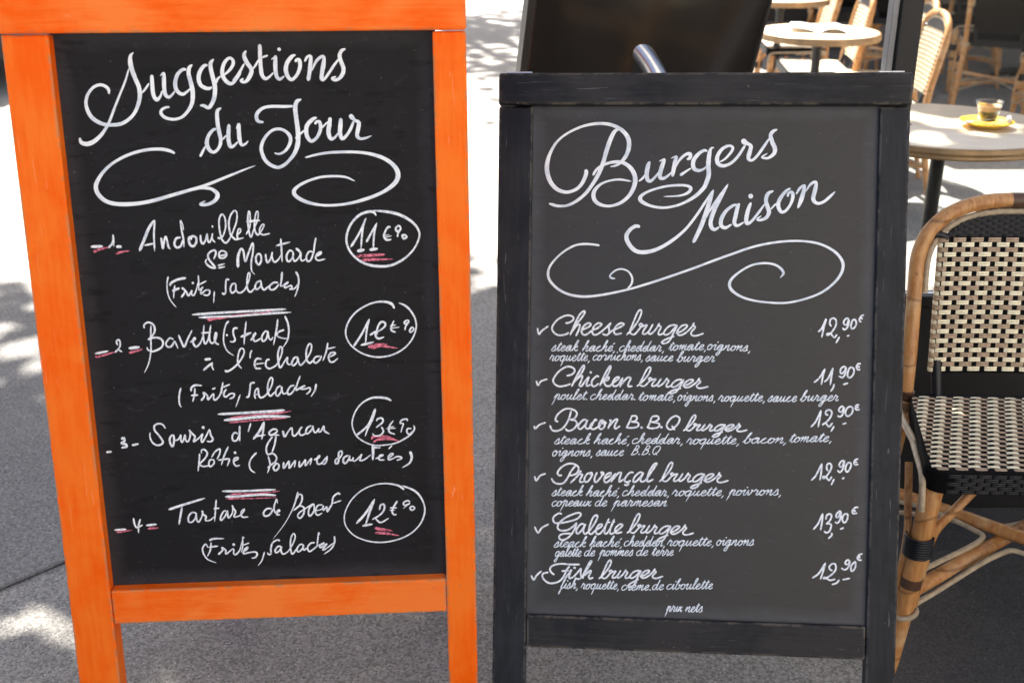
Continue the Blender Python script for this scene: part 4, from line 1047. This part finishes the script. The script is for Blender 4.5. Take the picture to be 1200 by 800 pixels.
def make_chair():
    root = empty("bistro_chair")
    yb = lambda z: .175 + .20 * max(0, z - .45)                    # the back leans away from the seat
    # seat: weave on top, black wicker rim
    fw, bw, y0, y1, zt = .238, .188, -.165, .170, .462
    hw = lambda y: fw + (bw - fw) * (y - y0) / (y1 - y0)
    def outline(ins, n=8):
        pts = []
        for (cx, cy, a0) in ((1, -1, -90), (1, 1, 0), (-1, 1, 90), (-1, -1, 180)):
            r = .035; y = (y1 if cy > 0 else y0); px = cx * (hw(y) - r); py = y - cy * r
            for i in range(n + 1):
                a = R(a0 + 90 * i / n); pts.append((px + (r - ins) * math.cos(a), py + (r - ins) * math.sin(a)))
        return pts
    s = MB(); o = outline(0); k = len(o)
    vs = [(x, y, z) for z in (zt - .042, zt - .006) for x, y in o] + [(x * .985, y * .985, zt - .0008) for x, y in o]
    s.add(vs, [[j * k + i, j * k + (i + 1) % k, (j + 1) * k + (i + 1) % k, (j + 1) * k + i] for j in range(2) for i in range(k)] + [list(range(k - 1, -1, -1)), [2 * k + i for i in range(k)]], 2)
    Fs = lambda u, v, w_: (u, v, zt - .0008 + w_ - .010 * max(0, abs(v) - .15) / .02)
    span = lambda v: (-(hw(v) - .006 - max(0, abs(v) - .14) * .9), hw(v) - .006 - max(0, abs(v) - .14) * .9)
    weave(s, 36, -.163, .0091, .034, .66, span, Fs, (0, 1), .0028, .36, .0030)
    seat = s.build("seat", [CREAM, TAN, GAPB], root)
    for (fx, x0_, x1) in ((-1, -.205, .205), (1, -.155, .155)):
        rm = MB()
        for r in range(5):
            yy = y0 - .0006 if fx < 0 else y1 + .0006
            Ff = (lambda u, v, w_: (u, yy - w_, v)) if fx < 0 else (lambda u, v, w_: (-u, yy + w_, v))
            x = x0_ + (r % 2) * .013
            while x < x1 - .01:
                bar(rm, x, min(x + .0235, x1), zt - .041 + r * .0078, zt - .041 + (r + 1) * .0078 - .0005, .0024, 0, Ff); x += .026
        rm.build("seat_rim", NAVY, seat)
    # back: woven panel, black wicker top, rattan hoop with thin inner cane
    zb, zt2, bx = .505, .770, .142
    p = MB(); Fb = lambda u, v, w_: (u, yb(v) - .004 - w_ + .35 * u * u * -1 + .006, v)
    n = 10; gv = [Fb(-bx + 2 * bx * i / n, z, -.0005) for z in (zb - .004, (zb + zt2) / 2, zt2 + .004) for i in range(n + 1)]
    p.add(gv, [[j * (n + 1) + i, j * (n + 1) + i + 1, (j + 1) * (n + 1) + i + 1, (j + 1) * (n + 1) + i] for j in range(2) for i in range(n)], 2)
    gv = [(x, y + .009, z) for x, y, z in gv]; p.add(gv, [[j * (n + 1) + i, (j + 1) * (n + 1) + i, (j + 1) * (n + 1) + i + 1, j * (n + 1) + i + 1] for j in range(2) for i in range(n)], 0)
    weave(p, 28, zb, .00946, .0345, .71, lambda v: (-bx + .0005, bx - .0005), Fb, (0, 1), .0026, .5, .0001)
    for sx in (-1, 1):                                              # strands turned round the side rods
        for r in range(28):
            z0 = zb + r * .00946
            vs = []
            for i in range(7):
                a = math.pi * i / 6; vs += [(sx * (bx - .001 + .008 * math.sin(a)), Fb(bx, z0, 0)[1] + .003 - .007 * math.cos(a), z0 + .0004), (sx * (bx - .001 + .0085 * math.sin(a)), Fb(bx, z0, 0)[1] + .003 - .0078 * math.cos(a), z0 + .0047), (sx * (bx - .001 + .008 * math.sin(a)), Fb(bx, z0, 0)[1] + .003 - .007 * math.cos(a), z0 + .009)]
            p.add(vs, [[i * 3 + j, i * 3 + j + 1, i * 3 + 4 + j, i * 3 + 3 + j] for i in range(6) for j in range(2)], r % 2, True)
    p.build("backrest", [CREAM, TAN, GAPB], root)
    def hoop(hwx, zs, zh, zlow, off=0):
        pts = [(-hwx, yb(z) + off, z) for z in (zlow, (zlow + zs) / 2)]
        for i in range(19):
            a = math.pi * i / 18; c_, s_ = math.cos(a), math.sin(a)
            x = -hwx * math.copysign(abs(c_) ** .82, c_); z = zs + (zh - zs) * abs(s_) ** .82; pts.append((x, yb(z) + off - .12 * max(0, .19 ** 2 - x * x) * -1 * .6, z))
        return pts + [(hwx, yb(z) + off, z) for z in ((zlow + zs) / 2, zlow)]
    f = MB(); f.tube(spline(hoop(.186, .70, .841, .40), 3), .0148, 14); frame_ = f.build("back_frame", RAT, root)
    f = MB(); f.tube(spline(hoop(.166, .70, .820, .66), 3), .0062, 10); f.build("cane_trim", CANE, root)
    for sx in (-1, 1):
        f = MB()
        for (z, h) in ((.455, .016),): f.tube([(sx * .186, yb(z), z - h / 2), (sx * .186, yb(z), z + h / 2)], .0153, 14)
        f.build("scorch_band", BURN, frame_)
    f = MB()
    for i in range(1): f.tube([(-.012, yb(.841) + .0026, .8408), (.022, yb(.841) + .0026, .8408)], .0153, 14)
    f.build("scorch_band", BURN, frame_)
    tpn = MB(); zs = [zt2 + .002 + i * .0078 for i in range(9)]
    lim = lambda z: .150 * max(0, 1 - ((z - .70) / .132) ** 2.4) ** .5
    pl = [Fb(lim(z) * s_, z, -.001) for z in zs for s_ in (-1, -.5, 0, .5, 1)]
    tpn.add(pl, [[j * 5 + i, j * 5 + i + 1, j * 5 + 6 + i, j * 5 + 5 + i] for j in range(8) for i in range(4)], 0)
    tpn.add([(x, y + .008, z) for x, y, z in pl], [[j * 5 + i, j * 5 + 5 + i, j * 5 + 6 + i, j * 5 + 1 + i] for j in range(8) for i in range(4)], 0)
    weave(tpn, 11, zt2 + .001, .0056, .0225, .93, lambda v: (-lim(v), lim(v)), Fb, (0,), .0026, .5)
    tpn.build("backrest_top", NAVY, root)
    for sx in (-1, 1):
        f = MB(); f.tube([(sx * .128, yb(.455) - .008, .455), (sx * .132, yb(zb + .02) + .002, zb + .02)], .0105, 12); f.build("back_stay", NAVY, root)
        f = MB(); f.tube(spline([(sx * .130, yb(.77), .768), (sx * .150, yb(.77), .775), (sx * .166, yb(.77), .768)], 4), .008, 10); f.build("corner_wrap", NAVY, root)
    # legs, under-seat bracing
    FL_, BL_ = (.222, -.140), (.184, .178)
    for sx in (-1, 1):
        leg = MB(); leg.tube([(sx * (FL_[0] - .004), FL_[1] + .004, .4193), (sx * (FL_[0] + .012), FL_[1] - .004, .22), (sx * (FL_[0] + .026), FL_[1] - .010, .05), (sx * (FL_[0] + .031), FL_[1] - .012, 0)], [.0195, .0185, .0135, .0095], 16)
        lg = leg.build("leg", RAT, root)
        b = MB()
        for i in range(8): b.tube([(sx * (FL_[0] + .008) + .024 * math.cos(q), FL_[1] - .001 + .024 * math.sin(q), .318 - i * .0052) for q in [j * math.pi / 8 for j in range(16)]], .0028, 6, closed=True)
        b.build("leg_binding", NAVY, lg)
        b = MB(); b.tube([(sx * (FL_[0] + .0105), FL_[1] - .0035, .232), (sx * (FL_[0] + .012), FL_[1] - .004, .212)], .0193, 16); b.build("scorch_band", BURN, lg)
        b = MB()
        b.tube(spline([(sx * .135, -.135, .425), (sx * .175, -.138, .37), (sx * .205, -.139, .322), (sx * .214, -.136, .24), (sx * .222, -.138, .155)], 4), .0085, 10); b.build("brace", RAT, root); b = MB()
        b.tube(spline([(sx * (FL_[0] + .016), -.05, .42), (sx * (FL_[0] + .022), -.10, .35), (sx * (FL_[0] + .026), -.128, .30), (sx * (FL_[0] + .034), -.136, .16)], 4), .007, 10)
        b.build("brace", RAT, root)
        leg = MB(); leg.tube([(sx * BL_[0], yb(.45), .445), (sx * (BL_[0] + .010), BL_[1] + .03, .22), (sx * (BL_[0] + .022), BL_[1] + .072, 0)], [.0165, .0155, .011], 14); lg = leg.build("leg", RAT, root)
        b = MB()
        for i in range(2): b = MB(); b.tube(spline([(sx * (hw(.03) + .004), .0, .435 - i * .009), (sx * .212, .10, .440 - i * .009), (sx * .199, .175, .436 - i * .009), (sx * .178, .197, .434 - i * .009), (sx * .160, .18, .436 - i * .009)], 4), .0048, 8); b.build("cane_tie", CANE, root)
        b = MB()
        b.tube(spline([(sx * (hw(y) + .005), y, .436) for y in (.0, -.06, -.12)] + [(sx * (fw + .004), -.15, .425), (sx * (FL_[0] + .018), -.158, .38)], 4), .0062, 8)
        b.build("cane_tie", CANE, root)
    x = MB(); a1, a2 = (FL_[0] + .012), (BL_[0] + .010); zc = .205
    x.tube([(-a1, FL_[1], zc - .012), (a2, BL_[1] + .03, zc - .012)], .0135, 14); x.build("cross_stretcher", RAT, root); x = MB(); x.tube([(a1, FL_[1], zc + .012), (-a2, BL_[1] + .03, zc + .012)], .0135, 14); x.build("cross_stretcher", RAT, root)
    yf, yr, r5 = FL_[1], BL_[1] + .03, .0052
    ym = (yf + yr) / 2
    for (q) in ([(-a1 - .015, yf - .012, zc - .05), (-a1 + .06, yf + .03, zc - .03), (-.03, ym - .055, zc), (.03, ym - .055, zc), (a1 - .06, yf + .03, zc - .03), (a1 + .015, yf - .012, zc - .05)],
                [(-a2 - .01, yr + .012, zc - .05), (-a2 + .06, yr - .03, zc - .03), (-.03, ym + .055, zc), (.03, ym + .055, zc), (a2 - .06, yr - .03, zc - .03), (a2 + .01, yr + .012, zc - .05)],
                [(-a1 - .012, yf + .02, zc), (-a1 + .07, yf + .07, zc + .01), (-.055, ym - .02, zc + .01), (-.055, ym + .02, zc + .01), (-a2 + .06, yr - .07, zc + .01), (-a2 - .01, yr - .02, zc)],
                [(a1 + .012, yf + .02, zc), (a1 - .07, yf + .07, zc + .01), (.055, ym - .02, zc + .01), (.055, ym + .02, zc + .01), (a2 - .06, yr - .07, zc + .01), (a2 + .01, yr - .02, zc)]):
        c = MB(); c.tube(spline(q, 6), r5, 8); c.build("cane_hoop", CANE, root)
    for sx in (-1, 1): c = MB(); c.tube([(sx * (FL_[0] + .016) + .021 * math.cos(q), FL_[1] - .006 + .021 * math.sin(q), .155 + .006 * math.cos(q)) for q in [j * math.pi / 10 for j in range(20)]], r5, 8, closed=True); c.build("cane_ring", CANE, root)
    return root
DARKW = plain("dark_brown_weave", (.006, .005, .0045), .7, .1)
GRP = "rattan bistro chairs on the terrace"
chair0 = make_chair(); chair0.location = (.980, 1.938, 0); chair0.rotation_euler.z = R(-2.5)
tag(chair0, "rattan bistro chair with cream and brown woven seat, nearest chair beside the black sign", "chair", GRP)
for (x, y, rz, lab) in CHAIRS:
    c = copy_tree(chair0); c.location = (x, y, 0); c.rotation_euler.z = R(rz); c['label'] = lab
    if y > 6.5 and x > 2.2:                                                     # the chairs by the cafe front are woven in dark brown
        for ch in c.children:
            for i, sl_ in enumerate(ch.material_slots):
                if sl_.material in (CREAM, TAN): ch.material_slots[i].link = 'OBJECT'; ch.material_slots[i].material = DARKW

# ---------------------------------------------------------------- round tables and what lies on them
TOP = Mat("cream_tabletop"); _v = TOP.coords((1, 6, 1)); TOP.set(TOP.mix(TOP.ramp(TOP.noise(_v, 5, 5, .6), [(.3, 0.0), (.7, 1.0)]), (.62, .50, .36), (.72, .60, .45)), .32, .5)
EDGE = plain("bronze_edge", (.34, .21, .10), .35, .5, .3, .2, 20)
CAST = plain("cast_iron", (.012, .012, .012), .5)
def make_table(x, y, r, label):
    t = empty("round_table", (x, y, 0), 0, label, "table", "round terrace tables")
    b = MB(); b.lathe([(0, .718), (r - .012, .718), (r - .008, .7445), (r - .010, .7455), (0, .7455)], 72); b.build("tabletop", TOP, t)
    b = MB(); b.lathe([(r - .011, .714), (r + .001, .714), (r + .003, .718), (r + .001, .7225), (r, .7255), (r + .002, .728), (r + .002, .7355), (r, .738), (r + .001, .741), (r - .002, .7452), (r - .0085, .7452)], 72); b.build("edge_band", EDGE, t)
    b = MB(); b.lathe([(.13, .7175), (.13, .706), (.03, .69), (.021, .66), (.021, .12), (.035, .09), (.05, .05)], 28); b.build("pedestal", CAST, t)
    b = MB()
    for k in range(4):
        a = math.pi / 4 + k * math.pi / 2; d = Vector((math.cos(a), math.sin(a), 0))
        b.tube(spline([d * .03 + Vector((0, 0, .09)), d * .12 + Vector((0, 0, .07)), d * .22 + Vector((0, 0, .035)), d * .245 + Vector((0, 0, .008))], 4), [.022] * 7 + [.02, .018, .016, .016, .014, .012][:6], 8)
    b.build("foot", CAST, t); return t
T2 = (1.262, 3.36); T1 = (1.40, 5.40); T3 = (1.54, 6.85)
make_table(*T2, .330, "round cream table with the coffee on a yellow saucer, behind the glass windbreak")
make_table(*T1, .275, "sunlit round table with an open leaflet on it, seen above the black sign")
make_table(*T3, .275, "farthest round table, at the top edge above the leaflet table")
make_table(3.62, 8.30, .30, "round table in the shade between the dark chairs at the top right")
zt = .7462
YEL = plain("yellow_glaze", (.88, .55, .008), .3, .5, 0, .05)
sx_, sy_ = 1.375, 3.325
b = MB(); b.lathe([(0, .0), (.040, .0), (.045, .004), (.066, .013), (.0745, .0165), (.0750, .0185), (.0735, .0188), (.060, .0150), (.044, .0085), (0, .0070)], 56)
tag(b.build("saucer", YEL), "round yellow saucer under the espresso glass", "saucer").location = (sx_, sy_, zt)
CUPT = Mat("thin_clear_glass"); tr = CUPT.n("BsdfTransparent"); tr.inputs[0].default_value = (.93, .94, .94, 1); gl = CUPT.n("BsdfGlossy", Roughness=.04); lw = CUPT.n("LayerWeight", Blend=.12); mx = CUPT.n("MixShader")
CUPT.l(lw.outputs['Facing'], mx.inputs[0]); CUPT.l(tr.outputs[0], mx.inputs[1]); CUPT.l(gl.outputs[0], mx.inputs[2]); CUPT.l(mx.outputs[0], CUPT.t.nodes["Material Output"].inputs['Surface'])
COF = plain("espresso", (.055, .024, .010), .3); CRM = plain("crema", (.62, .38, .18), .5)
cup = empty("espresso_glass", (sx_, sy_, zt + .0078), 0, "small glass of espresso standing on the yellow saucer", "coffee glass")
b = MB(); b.lathe([(0, 0), (.024, 0), (.0265, .003), (.029, .025), (.0345, .052), (.0385, .066), (.0375, .0665), (.0330, .052), (.0275, .025), (.025, .010), (0, .009)], 48); b.build("glass_wall", CUPT, cup)
b = MB(); b.lathe([(0, .0095), (.0246, .0105), (.0271, .025), (.0298, .0385), (0, .0385)], 40); b.build("coffee", COF, cup)
b = MB(); b.lathe([(.0299, .0388), (.0327, .0515), (.0332, .0535), (.0322, .0535), (.029, .0388)], 40, 0); b.lathe([(0, .0387), (.0296, .0387), (.0298, .0405), (0, .0405)], 40); b.build("foam", CRM, cup)
PAPER = plain("white_paper", (.78, .77, .74), .6, .3, 0, .04)
b = MB(); b.tube(spline([(-.024, -.008, 0), (0, 0, .003), (.024, .007, 0)], 5), .0068, 10)
o = tag(b.build("sugar_stick", PAPER), "small white sugar stick lying on the yellow saucer", "sugar stick"); o.location = (sx_ + .055, sy_ - .018, zt + .0245); o.rotation_euler.z = R(50)
b = MB(); b.lathe([(0, 0), (.008, .001), (.010, .004), (.0085, .0035), (0, .002)], 20, 0, Matrix.Translation((-.028, 0, 0)) @ Matrix.Diagonal((1.7, 1, 1, 1))); b.tube(spline([(-.014, 0, .003), (.02, 0, .006), (.055, 0, .010)], 5), .0019, 8)
o = tag(b.build("coffee_spoon", STEEL), "steel coffee spoon lying on the yellow saucer beside the glass", "spoon"); o.location = (sx_ - .038, sy_ - .030, zt + .0185); o.rotation_euler.z = R(8)
def leaflet(x, y, rz, wd, hg, lift, label, name, n=8):
    b = MB(); vs = []
    for half in (-1, 1):
        g_ = [(half * wd * i / n, (j - .5) * hg, .0012 + lift * math.sin(math.pi * i / n) * (.6 if half < 0 else 1) + (lift * .9 * (i / n) ** 2 if half < 0 else 0)) for i in range(n + 1) for j in (0, 1)]
        b.add(g_, [[2 * i, 2 * i + 2, 2 * i + 3, 2 * i + 1] for i in range(n)], 0, True)
        b.add([(p[0], p[1], p[2] - .0010) for p in g_], [[2 * i, 2 * i + 1, 2 * i + 3, 2 * i + 2] for i in range(n)], 0, True)
    o = tag(b.build(name, PAPER), label, "leaflet"); o.location = (x, y, zt); o.rotation_euler.z = R(rz); return o
leaflet(T1[0] + .005, T1[1] + .02, -14, .13, .19, .022, "open paper leaflet lying on the sunlit round table", "menu_leaflet")
b = MB(); b.box(-.055, .055, -.04, .04, 0, .004, .001); o = tag(b.build("bill_tray", plain("slate_tray", (.16, .17, .18), .4)), "small grey bill tray on the coffee table, cut off by the black sign", "bill tray"); o.location = (T2[0] - .16, T2[1] + .01, zt); o.rotation_euler.z = R(20)

# ---------------------------------------------------------------- parked car at the far left
CARW = plain("white_car_paint", (.70, .72, .76), .22, .5, 0, .02); CARB = plain("black_car_plastic", (.025, .025, .027), .6); TYRE = plain("tyre_rubber", (.012, .012, .012), .8)
car = empty("parked_car", (-5.46, 8.75, 0), 0, "white parked car with dark bumper, only its end showing at the left edge", "car")
prof = [(-2.0, .40), (-2.03, .62), (-1.95, .88), (-1.2, .98), (-.62, 1.42), (.75, 1.46), (1.45, 1.02), (1.93, .90), (2.02, .66), (2.0, .38)]
n = len(prof); b = MB()
rings = []
for (yy, sc_) in ((-.82, .985), (-.74, 1.0), (.74, 1.0), (.82, .985)): rings += [(x * sc_, yy * (1 if z < .95 else .84), z if abs(yy) < .8 else .38 + (z - .38) * .985) for x, z in prof]
b.add(rings, [[j * n + i, (j + 1) * n + i, (j + 1) * n + (i + 1) % n, j * n + (i + 1) % n] for j in range(3) for i in range(n)] + [list(range(n)), [3 * n + i for i in range(n - 1, -1, -1)]], 0)
b.build("body", CARW, car)
for sx in (-1, 1):
    b = MB(); b.box(sx * 2.04 - .09, sx * 2.04 + .0, -.80, .80, .20, .44, .03, seg=3); b.build("bumper", CARB, car)
    for sy in (-1, 1):
        b = MB(); b.lathe([(.2, -.1), (.29, -.1), (.315, -.07), (.315, .07), (.29, .1), (.2, .1)], 36, 0, Matrix.Translation((sx * 1.25, sy * .74, .316)) @ Matrix.Rotation(R(90), 4, 'X')); wl = b.build("wheel", TYRE, car)
        b = MB(); b.lathe([(0, -.07), (.205, -.08), (.205, .08), (0, .07)], 24, 0, Matrix.Translation((sx * 1.25, sy * .74, .316)) @ Matrix.Rotation(R(90), 4, 'X')); b.build("rim", STEEL, wl)
        b = MB(); b.box(sx * 1.985 - .03, sx * 1.985 + .035, sy * .62 - .12, sy * .62 + .12, .66, .80, .02, seg=3); b.build("headlight", DGLASS, car)
b = MB(); b.box(-1.98, 1.98, -.72, .72, .22, .379, .02); b.build("underbody", CARB, car)
for sy in (-1, 1):
    b = MB(); q = [(-1.0, 1.02), (-.55, 1.36), (.65, 1.39), (1.15, 1.04)]; yy = sy * .70
    b.add([(x, yy, z) for x, z in q] + [(x, yy + sy * .012, z) for x, z in q], [[0, 1, 2, 3], [7, 6, 5, 4]] + [[i, i + 4, (i + 1) % 4 + 4, (i + 1) % 4] for i in range(4)]); b.build("side_window", DGLASS, car)

# ---------------------------------------------------------------- fallen leaves
DRYL = plain("dry_leaf", (.22, .11, .035), .7, .3, 0, .4, 90)
for (x, y, a, s) in LEAVES:
    b = MB(); P = [(0, -1), (.55, -.55), (.5, .1), (.9, .35), (.35, .5), (0, 1), (-.35, .5), (-.9, .35), (-.5, .1), (-.55, -.55)]
    b.add([(0, 0, .006)] + [(px * s, py * s, .012 + .010 * abs(px)) for px, py in P], [[0, i + 1, (i + 1) % 10 + 1] for i in range(10)], 0, True)
    b.add([(0, 0, .0052)] + [(px * s, py * s, .0112 + .010 * abs(px)) for px, py in P], [[0, (i + 1) % 10 + 1, i + 1] for i in range(10)], 0, True)
    o = tag(b.build("fallen_leaf", DRYL), "dry brown leaf fallen on the shaded terrace ground", "leaf", "fallen leaves on the terrace"); o.location = (x, y, 0); o.rotation_euler.z = a
